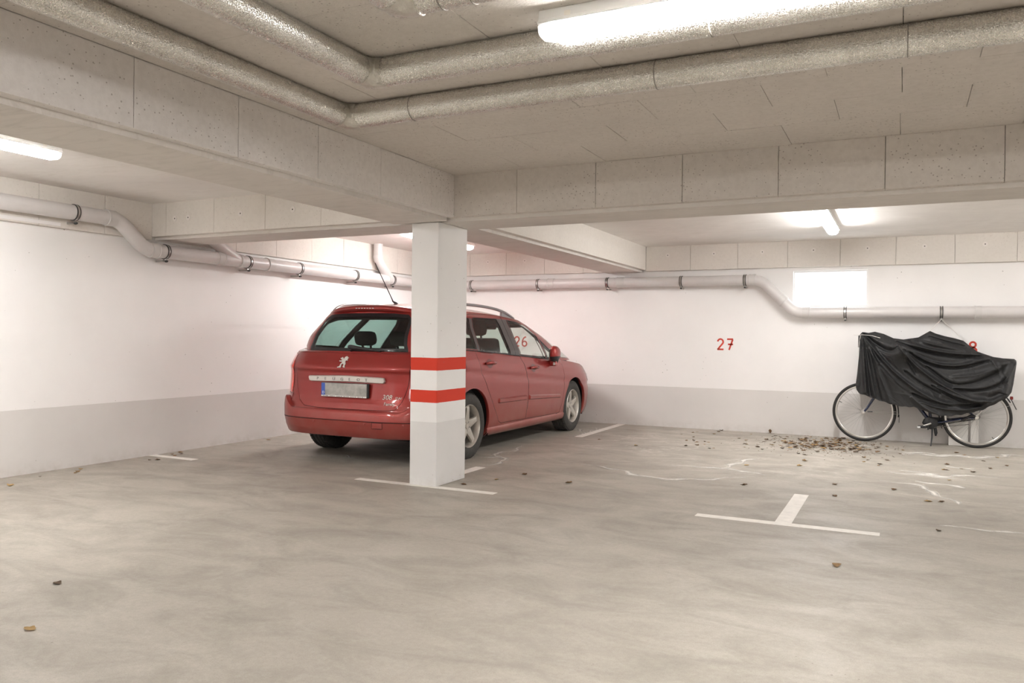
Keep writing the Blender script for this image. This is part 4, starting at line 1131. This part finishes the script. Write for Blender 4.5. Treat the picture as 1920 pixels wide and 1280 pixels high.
# ------------------------------------------------------------------ bicycle (faces left, stands along the back wall)
BY = 10.41
BK = empty('bicycle', (.17, BY, 0), 0, 'dark blue bicycle leaning by the wall under a black cover', 'bicycle')
def bl(x, y, z): return Vector((x-.17, y, z))
RW = .352
def bwheel(cx, k):
    t = empty('wheel', bl(cx, 0, RW)); t.parent = BK
    T = Matrix.Rotation(PI/2, 4, 'Z')
    MB().lathe([(RW-.020+.0185*math.cos(a), .0185*math.sin(a)) for a in [2*PI*j/12 for j in range(12)]], T, 96, True).build('tyre', M['bike_tyre'], t, True)
    MB().lathe([(.318, -.011), (.318, .011), (.303, .012), (.296, .006), (.296, -.006), (.303, -.012)], T, 96, True).build('rim', M['bike_rim'], t, True, .6)
    MB().lathe([(.0, -.05), (.010, -.05), (.010, -.032), (.028, -.030), (.028, -.026), (.014, -.022), (.014, .022), (.028, .026), (.028, .030), (.010, .032), (.010, .05), (0, .05)], T, 24).build('hub', M['bike_rim'], t, True, .6)
    n = 36
    for j in range(n):
        a = 2*PI*j/n; b = a+(.55 if (j//2) % 2 else -.55); s = .027 if j % 2 else -.027
        MB().tube([(.026*math.cos(b), s, .026*math.sin(b)), (.297*math.cos(a), 0, .297*math.sin(a))], .0011, 4, False).build('spoke', M['spoke'], t)
    a = 2.75 if k == 0 else -.95
    MB().tube([(.296*math.cos(a), 0, .296*math.sin(a)), (.265*math.cos(a), 0, .265*math.sin(a))], .0035, 6).build('valve', M['bike_black'], t)
    return t
HF, HR = (-.409, RW), (.755, RW); BB = (.30, .262)
w0 = bwheel(HF[0], 0); w1 = bwheel(HR[0], 1)
fr = MB()
top = (-.135, .86); seat = (.20, .80)
fr.tube([bl(top[0], 0, top[1]), bl(BB[0], 0, BB[1])], .021, 14)
fr.tube([bl(seat[0]+.05, 0, seat[1]), bl(BB[0], 0, BB[1])], .017, 14)
fr.tube([bl(top[0]-.01, 0, .90), bl(.235, 0, .60)], .017, 14)
fr.tube([bl(-.115, 0, .82), bl(-.155, 0, .97)], .022, 14)
for s in (-.06, .06):
    fr.tube([bl(BB[0]+.03, s*.6, BB[1]), bl(HR[0], s, HR[1])], .010, 10)
    fr.tube([bl(.235, s*.4, .72), bl(HR[0], s, HR[1])], .008, 10)
fr.tube([bl(BB[0], -.04, BB[1]), bl(BB[0], .04, BB[1])], .024, 16)
fr.build('frame', M['blue_frame'], BK, True, .8)
fk = MB()
for s in (-.05, .05): fk.tube([bl(-.14, s*.9, .78), bl(-.21, s, .66), bl(-.30, s, .53), bl(-.375, s, .40), bl(HF[0], s, HF[1])], [.017, .018, .017, .014, .011], 12)
fk.tube([bl(-.14, -.05, .78), bl(-.14, .05, .78)], .02, 12).build('fork', M['blue_frame'], BK, True, .8)
for s in (-1, 1): MB().tube([bl(HF[0], s*.045, HF[1]), bl(HF[0], s*.066, HF[1])], .013, 12).build('axle_nut', M['chrome'], BK, True, .6)
MB().tube([bl(-.155, 0, .97), bl(-.17, 0, 1.06)], .014, 12).build('handlebar_stem', M['bike_rim'], BK, True, .8)
hb = MB().tube([bl(.10, -.15, 1.05), bl(-.02, -.15, 1.07), bl(-.15, -.10, 1.07), bl(-.17, 0, 1.06), bl(-.15, .07, 1.07), bl(-.02, .09, 1.07), bl(.10, .09, 1.05)], .011, 10).build('handlebar', M['bike_rim'], BK, True, .8)
MB().tube([bl(.26, 0, .78), bl(.225, 0, 1.02)], .012, 12).build('seat_post', M['bike_rim'], BK, True, .8)
sd_ = MB(); 
for (x, w_, h) in ((.08, .02, 1.03), (.16, .03, 1.045), (.24, .06, 1.05), (.31, .085, 1.06), (.36, .07, 1.055)): pass
prf = [(.08, .018, 1.035), (.16, .03, 1.045), (.24, .06, 1.05), (.31, .085, 1.06), (.365, .06, 1.055)]
for x, w_, h in prf: sd_.v += [tuple(bl(x, -w_, h-.03)), tuple(bl(x, -w_*.8, h)), tuple(bl(x, w_*.8, h)), tuple(bl(x, w_, h-.03))]
for i in range(4):
    for j in range(4): sd_.f.append((i*4+j, i*4+(j+1) % 4, (i+1)*4+(j+1) % 4, (i+1)*4+j))
sd_.f += [(0, 3, 2, 1), (16, 17, 18, 19)]; sd_.build('saddle', M['bike_black'], BK, True, .9)
def mud(cx, a0, a1, nm):
    vs = []; fs = []; n = 30
    for i in range(n+1):
        a = a0+(a1-a0)*i/n
        for y, r in ((-.028, .366), (-.02, .374), (0, .378), (.02, .374), (.028, .366)): vs.append(bl(cx+r*math.cos(a), y, RW+r*math.sin(a)))
    for i in range(n):
        for j in range(4): fs.append((i*5+j, i*5+j+1, (i+1)*5+j+1, (i+1)*5+j))
    return mesh(nm, vs, fs, M['bike_black'], BK, True)
mud(HF[0], -.12, 1.45, 'front_mudguard'); mud(HR[0], .50, 3.55, 'rear_mudguard')
MB().box(bl(-.033, -.022, .245), bl(-.027, .022, .335)).build('mud_flap', M['bike_black'], BK)
q = MB().add([bl(1.085, -.022, .565), bl(1.085, .022, .565), bl(1.135, .022, .455), bl(1.135, -.022, .455), bl(1.091, -.022, .567), bl(1.091, .022, .567), bl(1.141, .022, .457), bl(1.141, -.022, .457)], [(0, 1, 2, 3), (4, 7, 6, 5), (0, 4, 5, 1), (2, 6, 7, 3), (0, 3, 7, 4), (1, 5, 6, 2)]); q.build('mud_flap', M['bike_black'], BK)
MB().box(bl(1.075, -.03, .565), bl(1.105, .03, .60), .006).build('rear_light', M['lens_dark'], BK)
for s in (-.035, .035):
    MB().tube([bl(HF[0]+.03, s*1.5, HF[1]), bl(-.033, s, .345)], .0022, 6).tube([bl(HF[0]+.03, s*1.5, HF[1]+.008), bl(-.045, s, .372)], .0022, 6).build('mudguard_stay', M['spoke'], BK)
    MB().tube([bl(HR[0], s*1.5, HR[1]+.01), bl(1.10, s, .51)], .0022, 6).build('mudguard_stay', M['spoke'], BK)
MB().tube([bl(HF[0]+.04, -.055, RW+.008), bl(HF[0]+.095, -.055, RW+.010)], .006, 8).build('stay_sleeve', M['bike_black'], BK)
# crank set, chain case, pedals, chain stays protector, derailleur side
MB().lathe([(.0, -.058), (.060, -.058), (.072, -.050), (.072, -.046), (0, -.046)], Matrix.Translation(bl(BB[0], 0, BB[1])) @ Matrix.Rotation(PI/2, 4, 'Z'), 40).build('chainring', M['bike_black'], BK, True, .6)
cc = MB().prism([(.225, .29), (.21, .25), (.24, .21), (.31, .20), (.50, .262), (.79, .325), (.80, .355), (.78, .372), (.50, .318), (.30, .325), (.25, .32)], lambda a, b, t: bl(a, t, b), .050, .066)
cc.build('chain_case', M['bike_black'], BK)
MB().tube([bl(.45, -.062, .275), bl(.70, -.070, .335)], .006, 8).tube([bl(.33, -.055, .215), bl(.68, -.058, .270)], .0035, 6).build('chain', M['steel_dark'], BK)
MB().tube([bl(BB[0], -.075, BB[1]), bl(BB[0]-.02, -.080, BB[1]-.01), bl(.215, -.085, .225)], .010, 10).tube([bl(BB[0], .075, BB[1]), bl(.385, .085, .30)], .010, 10).build('crank', M['bike_rim'], BK, True, .8)
for x, z, s in ((.205, .222, -1), (.392, .303, 1)):
    lo_, hi_ = sorted((.095*s, .175*s)); p = MB().box(bl(x-.045, lo_, z-.012), bl(x+.045, hi_, z+.012), .006); p.build('pedal', M['bike_black'], BK)
    MB().box(bl(x-.047, min(.176*s, .180*s), z-.010), bl(x-.015, max(.176*s, .180*s), z+.010)).build('pedal_reflector', M['lens_clear'], BK)
MB().tube([bl(HR[0], -.05, HR[1]), bl(HR[0], -.085, HR[1])], .016, 14).build('axle_nut', M['chrome'], BK, True, .6)
MB().tube([bl(HR[0], -.06, HR[1]), bl(.70, -.070, .37), bl(.62, -.068, .325), bl(.60, -.066, .30)], [.016, .014, .012, .008], 10).build('torque_arm', M['bike_black'], BK, True, .8)
MB().tube([bl(.315, -.035, .22), bl(.312, -.05, .10), bl(.300, -.10, .004)], [.010, .008, .007], 10).build('kickstand', M['bike_black'], BK, True, .8)
MB().tube([bl(.34, -.02, .235), bl(.352, -.03, .15), bl(.350, -.035, .115)], [.016, .018, .008], 8).build('stand_bracket', M['bike_black'], BK, True, .8)
MB().box(bl(.262, -.082, .185), bl(.278, -.079, .33)).build('cover_strap_end', M['bike_black'], BK)
# luggage carrier under the cover
MB().tube([bl(.45, -.05, .735), bl(1.05, -.05, .735)], .006, 8).tube([bl(.45, .05, .735), bl(1.05, .05, .735)], .006, 8).tube([bl(1.05, -.05, .735), bl(1.05, .05, .735)], .006, 8).tube([bl(.95, -.06, .735), bl(HR[0], -.065, HR[1])], .006, 8).build('luggage_carrier', M['bike_rim'], BK)

# ------------------------------------------------------------------ the draped cover
TOPC = [(-0.47, 1.268), (-0.437, 1.305), (-0.369, 1.295), (-0.301, 1.309), (-0.208, 1.285), (-0.101, 1.234), (0.004, 1.221), (0.159, 1.247), (0.223, 1.288), (0.276, 1.322), (0.337, 1.292), (0.426, 1.264), (0.526, 1.241), (0.613, 1.214), (0.675, 1.158), (0.749, 1.096), (0.797, 1.076), (0.906, 1.036), (1.013, 1.021), (1.108, 1.017), (1.129, 1.0)]
BOTC = [(-0.489, 0.612), (-0.455, 0.577), (-0.332, 0.537), (-0.251, 0.507), (-0.091, 0.46), (0.014, 0.443), (0.118, 0.445), (0.196, 0.416), (0.273, 0.391), (0.374, 0.36), (0.462, 0.358), (0.586, 0.379), (0.709, 0.413), (0.805, 0.446), (0.889, 0.499), (1.031, 0.589), (1.08, 0.64)]
LEFTC = [(-0.489, 0.612), (-0.5, 0.672), (-0.485, 0.806), (-0.467, 1.03), (-0.46, 1.178), (-0.47, 1.268)]
RIGHTC = [(1.08, .64), (1.099, 0.744), (1.121, 0.91), (1.129, 1.0)]
FOLDS = [
([(-0.429, 1.268), (-0.325, 1.033), (-0.175, 0.816), (0.011, 0.647), (0.208, 0.452), (0.374, 0.368)], .030, .022),
([(-0.429, 1.268), (-0.231, 1.005), (-0.069, 0.819), (0.167, 0.624), (0.398, 0.505), (0.647, 0.446)], .034, .022),
([(-0.047, 1.14), (0.112, 0.94), (0.306, 0.773), (0.509, 0.638), (0.707, 0.561), (0.852, 0.556)], .042, .024),
([(-0.423, 1.283), (-0.259, 1.137), (-0.125, 1.073), (-0.041, 1.14)], -.045, .030),
([(-0.074, 1.198), (0.2, 1.086), (0.516, 1.028), (0.798, 1.041)], -.034, .018),
([(-0.06, 1.235), (0.2, 1.125), (0.516, 1.065), (0.83, 1.055)], .024, .018),
([(0.058, 1.084), (0.266, 0.93), (0.518, 0.893), (0.714, 0.941), (0.883, 1.001)], -.030, .016),
([(0.10, 1.06), (0.30, 0.955), (0.518, 0.925), (0.714, 0.965)], .018, .016),
([(0.24, 0.914), (0.343, 0.831), (0.495, 0.708), (0.705, 0.73), (0.944, 0.85), (1.073, 0.992)], -.026, .022),
([(-0.463, 1.208), (-0.469, 0.658)], .016, .014), ([(-0.429, 1.253), (-0.387, 0.572)], .020, .014), ([(-0.418, 1.209), (-0.335, 0.540)], -.018, .014),
([(-0.408, 1.209), (-0.285, 0.52)], .020, .014), ([(-0.367, 1.15), (-0.225, 0.50)], -.016, .014), ([(-0.339, 1.106), (-0.118, 0.466)], .020, .018),
([(0.508, 0.666), (0.766, 0.648), (1.005, 0.741), (1.108, 0.965)], -.030, .020),
([(0.262, 1.26), (0.452, 1.191), (0.638, 1.144)], -.022, .016), ([(0.20, 1.20), (0.40, 1.145), (0.70, 1.085)], .016, .018),
([(1.12, 0.993), (1.051, 0.825), (1.007, 0.63)], .050, .028),
([(0.006, 1.112), (0.059, 0.968), (0.139, 0.825)], -.022, .016),
([(0.181, 0.509), (0.399, 0.433), (0.708, 0.435), (0.983, 0.587)], .026, .016),
([(0.10, 0.60), (0.30, 0.50), (0.55, 0.47), (0.80, 0.50)], -.026, .016),
([(0.345, 0.688), (0.584, 0.57), (0.829, 0.525), (1.007, 0.616)], .030, .018),
([(0.30, 0.70), (0.56, 0.54), (0.80, 0.495)], -.030, .014),
([(-.25, .93), (-.08, .72), (.10, .57)], -.028, .016), ([(.02, .86), (.20, .70), (.40, .60)], -.026, .018),
([(.50, .80), (.75, .83), (.98, .93)], .018, .03), ([(.88, 1.0), (.98, .85), (.96, .70)], .018, .02),
]
def chaikin(P, it=3):
    for _ in range(it):
        o = [P[0]]
        for a, b in zip(P[:-1], P[1:]): o += [(a[0]*.75+b[0]*.25, a[1]*.75+b[1]*.25), (a[0]*.25+b[0]*.75, a[1]*.25+b[1]*.75)]
        P = o+[P[-1]]
    return P
def resample(P, n):
    P = np.array(P); d = np.concatenate([[0], np.cumsum(np.hypot(*np.diff(P, axis=0).T))]); t = np.linspace(0, d[-1], n)
    return np.stack([np.interp(t, d, P[:, 0]), np.interp(t, d, P[:, 1])], 1)
def cover():
    nu, nv = 260, 130
    T_ = resample(TOPC, nu); B_ = resample(BOTC, nu); L_ = resample(LEFTC[::-1], nv); R_ = resample(RIGHTC[::-1], nv)   # v: 0 top .. 1 bottom
    U = np.linspace(0, 1, nu)[:, None]; V = np.linspace(0, 1, nv)[None, :]
    X = np.zeros((nu, nv)); Z = np.zeros((nu, nv))
    for k, A in ((0, X), (1, Z)):
        A[:] = (1-V)*T_[:, k][:, None]+V*B_[:, k][:, None]+(1-U)*L_[:, k][None, :]+U*R_[:, k][None, :] \
            - ((1-U)*(1-V)*T_[0, k]+U*(1-V)*T_[-1, k]+(1-U)*V*B_[0, k]+U*V*B_[-1, k])
    # distance of the sheet in front of the bicycle's plane
    edge_t = np.clip(V/.16, 0, 1); D = .055+.075*np.sin(edge_t*PI/2)
    G = lambda cx, cz, sx, sz, a: a*np.exp(-((X-cx)/sx)**2-((Z-cz)/sz)**2)
    D = D+G(-.02, 1.10, .16, .12, .13)+G(-.12, .85, .22, .25, .04)+G(.30, 1.2, .12, .10, .03)+G(.75, .68, .35, .16, .05)+G(.9, 1.0, .2, .08, .03)
    D = D-.05*(1-np.clip((1-U)/.05, 0, 1)**.7)-.03*(1-np.clip(U/.03, 0, 1))
    for P, amp, wd in FOLDS:
        Q = np.array(chaikin(P)); best = np.full(X.shape, 9.); sgn = np.zeros(X.shape); tt = np.zeros(X.shape); L = len(Q)-1
        for i in range(L):
            a, b = Q[i], Q[i+1]; d = b-a; l2 = max(d@d, 1e-9)
            t = np.clip(((X-a[0])*d[0]+(Z-a[1])*d[1])/l2, 0, 1); dx = X-a[0]-t*d[0]; dz = Z-a[1]-t*d[1]; r = np.hypot(dx, dz)
            m = r < best; best = np.where(m, r, best); sgn = np.where(m, np.sign(d[0]*dz-d[1]*dx), sgn); tt = np.where(m, (i+t)/L, tt)
        wv = wd*(.45+.9*tt)                                     # folds open out away from where they start
        taper = np.clip(tt/.06, 0, 1)*np.clip((1-tt)/.10, 0, 1); taper = .25+.75*taper
        s_ = best*sgn
        D = D+1.25*amp*taper*(np.exp(-np.abs(s_/wv)**1.35)-.35*np.exp(-((s_-1.7*wv)/(1.4*wv))**2))
    rng = np.random.default_rng(3)
    for _ in range(150):                                        # small creases
        cx, cz = rng.uniform(-.45, 1.1), rng.uniform(.4, 1.25); a = rng.normal(-.75, .45); l = rng.uniform(.03, .12); wv = rng.uniform(.004, .011)
        p = (X-cx)*math.cos(a)+(Z-cz)*math.sin(a); q = -(X-cx)*math.sin(a)+(Z-cz)*math.cos(a)
        D = D+rng.uniform(-.006, .006)*np.exp(-(p/l)**2-(q/wv)**2)
    Zf = Z+np.where(V > .97, 1, 0)*.004*np.sin(X*60)
    front = [(float(X[i, j]), BY-float(D[i, j]), float(Zf[i, j])) for i in range(nu) for j in range(nv)]
    fs = [(i*nv+j, i*nv+j+1, (i+1)*nv+j+1, (i+1)*nv+j) for i in range(nu-1) for j in range(nv-1)]
    # rear sheet: falls straight behind the bicycle, a bit shorter
    nb = 24; b0 = len(front); back = []
    for i in range(0, nu):
        for j in range(nb):
            v = j/(nb-1); x = T_[i, 0]; z = T_[i, 1]*(1-v)+max(B_[i, 1]+.03, .42)*v
            back.append((float(x*(1-v)+v*float(B_[i, 0])), min(BY+.03+.10*min(1, v*5)+.012*math.sin(x*38+v*3), YB-.02), float(z)))
    fs += [(b0+i*nb+j, b0+(i+1)*nb+j, b0+(i+1)*nb+j+1, b0+i*nb+j+1) for i in range(nu-1) for j in range(nb-1)]
    fs += [(i*nv, (i+1)*nv, b0+(i+1)*nb, b0+i*nb) for i in range(nu-1)]
    # closed ends (left and right) down to the hem
    for i in (0, nu-1):
        for j in range(nb-1):
            ja, jb = round(j/(nb-1)*(nv-1)), round((j+1)/(nb-1)*(nv-1)); a, b, c, d = i*nv+ja, i*nv+jb, b0+i*nb+j+1, b0+i*nb+j
            fs.append((a, b, c, d) if i else (d, c, b, a))
    o = mesh('bicycle_cover', front+back, fs, M['cover'], None, True)
    tag(o, 'crumpled black fabric cover draped over the bicycle', 'cover')
    return o
cv = cover()
def cord(pts, label, r=.0028, grp=None):
    o = MB().tube(pts, r, 6).build('cord', M['cord']); tag(o, label, 'cord'); return o
cord([(.392, 10.50, 1.452), (.34, 10.46, 1.40), (.279, 10.40, 1.318)], 'thin white cord from pipe clamp down to the cover peak')
cord([(.400, 10.50, 1.452), (.50, 10.47, 1.35), (.618, 10.40, 1.214)], 'thin white cord from pipe clamp down to right slope of cover')
cord([(-.53, 10.36, 1.268), (-.46, 10.35, 1.268), (-.445, 10.31, 1.272), (-.33, 10.275, 1.262), (-.24, 10.22, 1.235)], 'white cord tied across the left corner of cover')
cord([(-.452, 10.33, 1.265), (-.463, 10.33, 1.21), (-.472, 10.33, 1.12), (-.474, 10.33, 1.06)], 'short white cord hanging down left edge of cover')
tag(MB().box((-.482, 10.36, 1.12), (-.466, 10.40, 1.262), .003).build('plastic_clip', M['trim_grey']), 'small grey plastic clip at top left corner of cover', 'clip')
# boards behind the rear wheel
def board(x0, x1, h, label, yb=10.60, th=.02):
    lean = .035; mb = MB().add([(x0, yb-lean, 0), (x1, yb-lean, 0), (x1, yb-lean+th, 0), (x0, yb-lean+th, 0), (x0, yb, h), (x1, yb, h), (x1, yb+th, h), (x0, yb+th, h)], [(0, 3, 2, 1), (4, 5, 6, 7), (0, 1, 5, 4), (1, 2, 6, 5), (2, 3, 7, 6), (3, 0, 4, 7)])
    tag(mb.build('board', M['board']), label, 'board')
board(.49, .686, .62, 'wide white board leaning on the wall behind rear bicycle wheel'); board(.712, .792, .60, 'narrow white board leaning beside the wide one behind rear wheel')

# ------------------------------------------------------------------ mineral deposits on the floor
def stain(P, wd, k=0):
    Q = resample(chaikin(P, 2), max(10, int(sum(math.dist(a, b) for a, b in zip(P[:-1], P[1:]))/.03))); n = len(Q); rr = random.Random(k)
    vs = []; fs = []; fade = []; ph = rr.uniform(0, 9)
    for i in range(n):
        a = Q[max(i-1, 0)]; b = Q[min(i+1, n-1)]; d = (b-a)/max(np.hypot(*(b-a)), 1e-6); nn = np.array([-d[1], d[0]])
        w_ = 1.5*wd*(.55+.45*math.sin(i*.9+ph)*math.sin(i*.37+ph))*(min(i, n-1-i)/(n/2))**.5+.004; off = .35*wd*math.sin(i*.55+ph*2)
        for j, t in enumerate((-1, -.5, 0, .5, 1)):
            p = Q[i]+nn*(t*w_+off); vs.append((p[0], p[1], .0012+.0001*(k % 5))); fade.append((0, .75, 1.1, .75, 0)[j]*(1 if 0 < i < n-1 else 0))
    for i in range(n-1):
        for j in range(4): fs.append((i*5+j, (i+1)*5+j, (i+1)*5+j+1, i*5+j+1))
    o = mesh('mineral_stain', vs, fs, M['stain'], floor)
    at = o.data.attributes.new('fade', 'FLOAT', 'POINT'); at.data.foreach_set('value', fade)
ST = [([(-3.885, 8.827), (-3.598, 9.062), (-3.526, 9.292), (-3.655, 10.175)], .07), ([(-3.965, 9.983), (-3.70, 9.6), (-3.526, 9.292)], .05),
([(-3.518, 6.371), (-3.426, 6.67), (-3.455, 6.954), (-3.633, 7.131), (-3.787, 7.252), (-3.634, 7.564), (-3.788, 7.951)], .06), ([(-3.755, 7.018), (-3.508, 7.001)], .07),
([(-2.75, 7.10), (-2.317, 6.963), (-2.102, 6.762), (-1.885, 6.674), (-1.505, 6.803), (-1.216, 7.177)], .075), ([(-1.997, 7.427), (-1.612, 7.507), (-1.368, 7.51), (-1.054, 7.301)], .06), ([(-1.499, 7.434), (-1.385, 8.163), (-1.29, 8.38)], .07),
([(-0.211, 9.589), (0.154, 9.665), (0.552, 9.587), (0.895, 9.66), (0.972, 9.966), (1.3, 9.946)], .12), ([(-0.05, 9.482), (0.791, 9.557)], .10), ([(-0.15, 8.105), (0.215, 8.028), (0.471, 8.143), (0.60, 8.278)], .11), ([(0.0, 8.3), (0.5, 7.9)], .12),
([(-0.2, 7.55), (0.182, 7.481), (0.211, 7.108), (0.299, 6.99), (0.363, 6.844), (0.408, 6.717)], .06), ([(-5.225, 6.156), (-5.091, 6.316), (-4.978, 6.424), (-4.825, 6.31)], .05), ([(-4.457, 6.071), (-4.413, 6.395)], .03), ([(0.35, 8.715), (0.65, 8.684)], .09), ([(-5.136, 6.208), (-4.751, 6.314)], .03), ([(.45, 8.2), (.8, 8.25)], .05), ([(.1, 7.7), (.5, 7.5)], .10), ([(-.7, 9.95), (-.25, 9.9)], .10), ([(.2, 5.9), (.75, 5.9)], .05)]
for k, (P, w_) in enumerate(ST): stain(P, w_, k)

# ------------------------------------------------------------------ dry leaves
def leaf_mesh(seed):
    rr = random.Random(seed); L = 1.; n = 7; vs = []; fs = []
    lob = rr.random() < .6; curl = rr.uniform(.2, .7); tw = rr.uniform(-.5, .5)
    for i in range(n+1):
        t = i/n; w_ = (math.sin(PI*t**.8)**.8)*(.34 if not lob else .34*(.62+.5*abs(math.sin(t*PI*2.6+.4))))+.004
        for s in (-1, -.45, 0, .45, 1):
            x = (t-.5)*L; y = s*w_*(1+.15*rr.uniform(-1, 1)*abs(s)); z = curl*(y*y)*2.2+.22*curl*(x*x)*2+.03*rr.uniform(0, 1)*abs(s)
            ca, sa = math.cos(tw*x), math.sin(tw*x); vs.append((x, y*ca-z*sa, abs(y*sa+z*ca)))
    for i in range(n):
        for j in range(4): fs.append((i*5+j, (i+1)*5+j, (i+1)*5+j+1, i*5+j+1))
    b = len(vs); vs += [(-.5, -.008, .01), (-.5, .008, .01), (-.72, .012, .05), (-.72, -.002, .05)]; fs.append((b, b+1, b+2, b+3))
    mz = min(v[2] for v in vs); vs = [(x, y, z-mz) for x, y, z in vs]
    me = bpy.data.meshes.new('leaf'); me.from_pydata(vs, [], fs); me.materials.append(LEAFM[seed % 4]); me.update(); return me
LM = [leaf_mesh(i) for i in range(12)]
def leaf(x, y, size, label, group=None, z=.001, k=None):
    o = bpy.data.objects.new('dry_leaf', LM[random.randrange(12) if k is None else k]); COL.objects.link(o)
    o.location = (x, y, z); o.rotation_euler = (random.uniform(-.12, .12), random.uniform(-.12, .12), random.uniform(0, 2*PI)); o.scale = (size,)*3
    tag(o, label, 'leaf', group); return o
rl = random.Random(11)
PG = 'dry leaves heaped near the front bicycle wheel'
for i in range(170):
    for _ in range(50):
        x = rl.gauss(-.80, .30); y = rl.gauss(9.78, .36)+.12*(x+.7)
        if y < YB-.09 and -1.6 < x < -.12 and (abs(x+.409) > .1 or y < 10.3): break
    leaf(x, y, rl.uniform(.035, .075), 'small dry brown leaf in the heap by the front bicycle wheel', PG, rl.choice((.001, .006, .015)))
cr_ = MB()                                   # crumbs between the heaped leaves
for i in range(900):
    x = rl.gauss(-.80, .33); y = min(rl.gauss(9.75, .38), YB-.03); s = rl.uniform(.003, .011); a = rl.uniform(0, PI)
    dx, dy = s*math.cos(a), s*math.sin(a); cr_.add([(x-dx, y-dy, .001), (x+dy*.5, y-dx*.5, .004), (x+dx, y+dy, .002), (x-dy*.5, y+dx*.5, .005)], [(0, 1, 2, 3)])
tag(cr_.build('leaf_crumbs', LEAFM[1]), 'brown leaf crumbs strewn among the leaf heap', 'crumbs', None, 'stuff')
SG = 'single dry leaves strewn on the floor of bays 27 and 28'
for i in range(60):
    x = rl.uniform(-2.5, -.9) if i < 34 else rl.uniform(-1.2, 1.1); y = rl.uniform(8.7, 10.4) if i < 34 else rl.uniform(8.2, 10.0)
    if -.62 < x < -.25 and y > 10.2: continue
    leaf(x, y, rl.uniform(.03, .065), 'single small dry leaf strewn loosely round the heap', SG)
SP_ = [(-.497, 7.151), (-.458, 6.612), (-.869, 8.045), (-.187, 8.551), (.351, 8.502), (.597, 8.473), (.375, 7.875), (-.052, 7.136), (.183, 6.743), (.272, 6.771), (.218, 5.731), (-.304, 4.568), (-1.163, 6.745), (-1.325, 7.817), (-2.666, 8.621), (-2.958, 6.302), (-2.465, 6.115), (-2.13, 10.45), (-3.2, 8.9), (-3.05, 5.95), (-3.18, 5.62)]
for x, y in SP_: leaf(x, y, rl.uniform(.035, .07), 'lone dry leaf lying apart on the bare floor', 'lone dry leaves on the bare floor')
leaf(-3.144, 2.025, .058, 'curled dry leaf at lower left of photo on empty floor', k=3)
leaf(-3.60, 2.45, .05, 'thin twig-like leaf above the curled one at lower left', k=2)
leaf(-6.22, 3.85, .075, 'yellowish leaf clump by left wall at photo edge', k=3)
for x, y in ((-6.48, 5.60), (-6.42, 5.66), (-6.50, 5.72), (-6.38, 5.55), (-6.3, 5.28), (-6.36, 5.24), (-6.45, 4.6), (-6.35, 4.5), (-6.3, 4.45), (-6.4, 4.2), (-6.5, 7.6), (-6.52, 8.1), (-6.45, 6.9)):
    leaf(x, y, rl.uniform(.03, .06), 'dry leaf lying at the foot of the left wall', 'dry leaves along the left wall')
o = leaf(-1.515, YB-.035, .10, 'upright dry leaf leaning against foot of back wall', k=5); o.scale = (.055,)*3; o.rotation_euler = (0, PI/2*.92, PI/2); o.location.z = .028
leaf(-2.13, YB-.05, .07, 'dry leaf tucked at foot of the back wall under number 27', k=6)
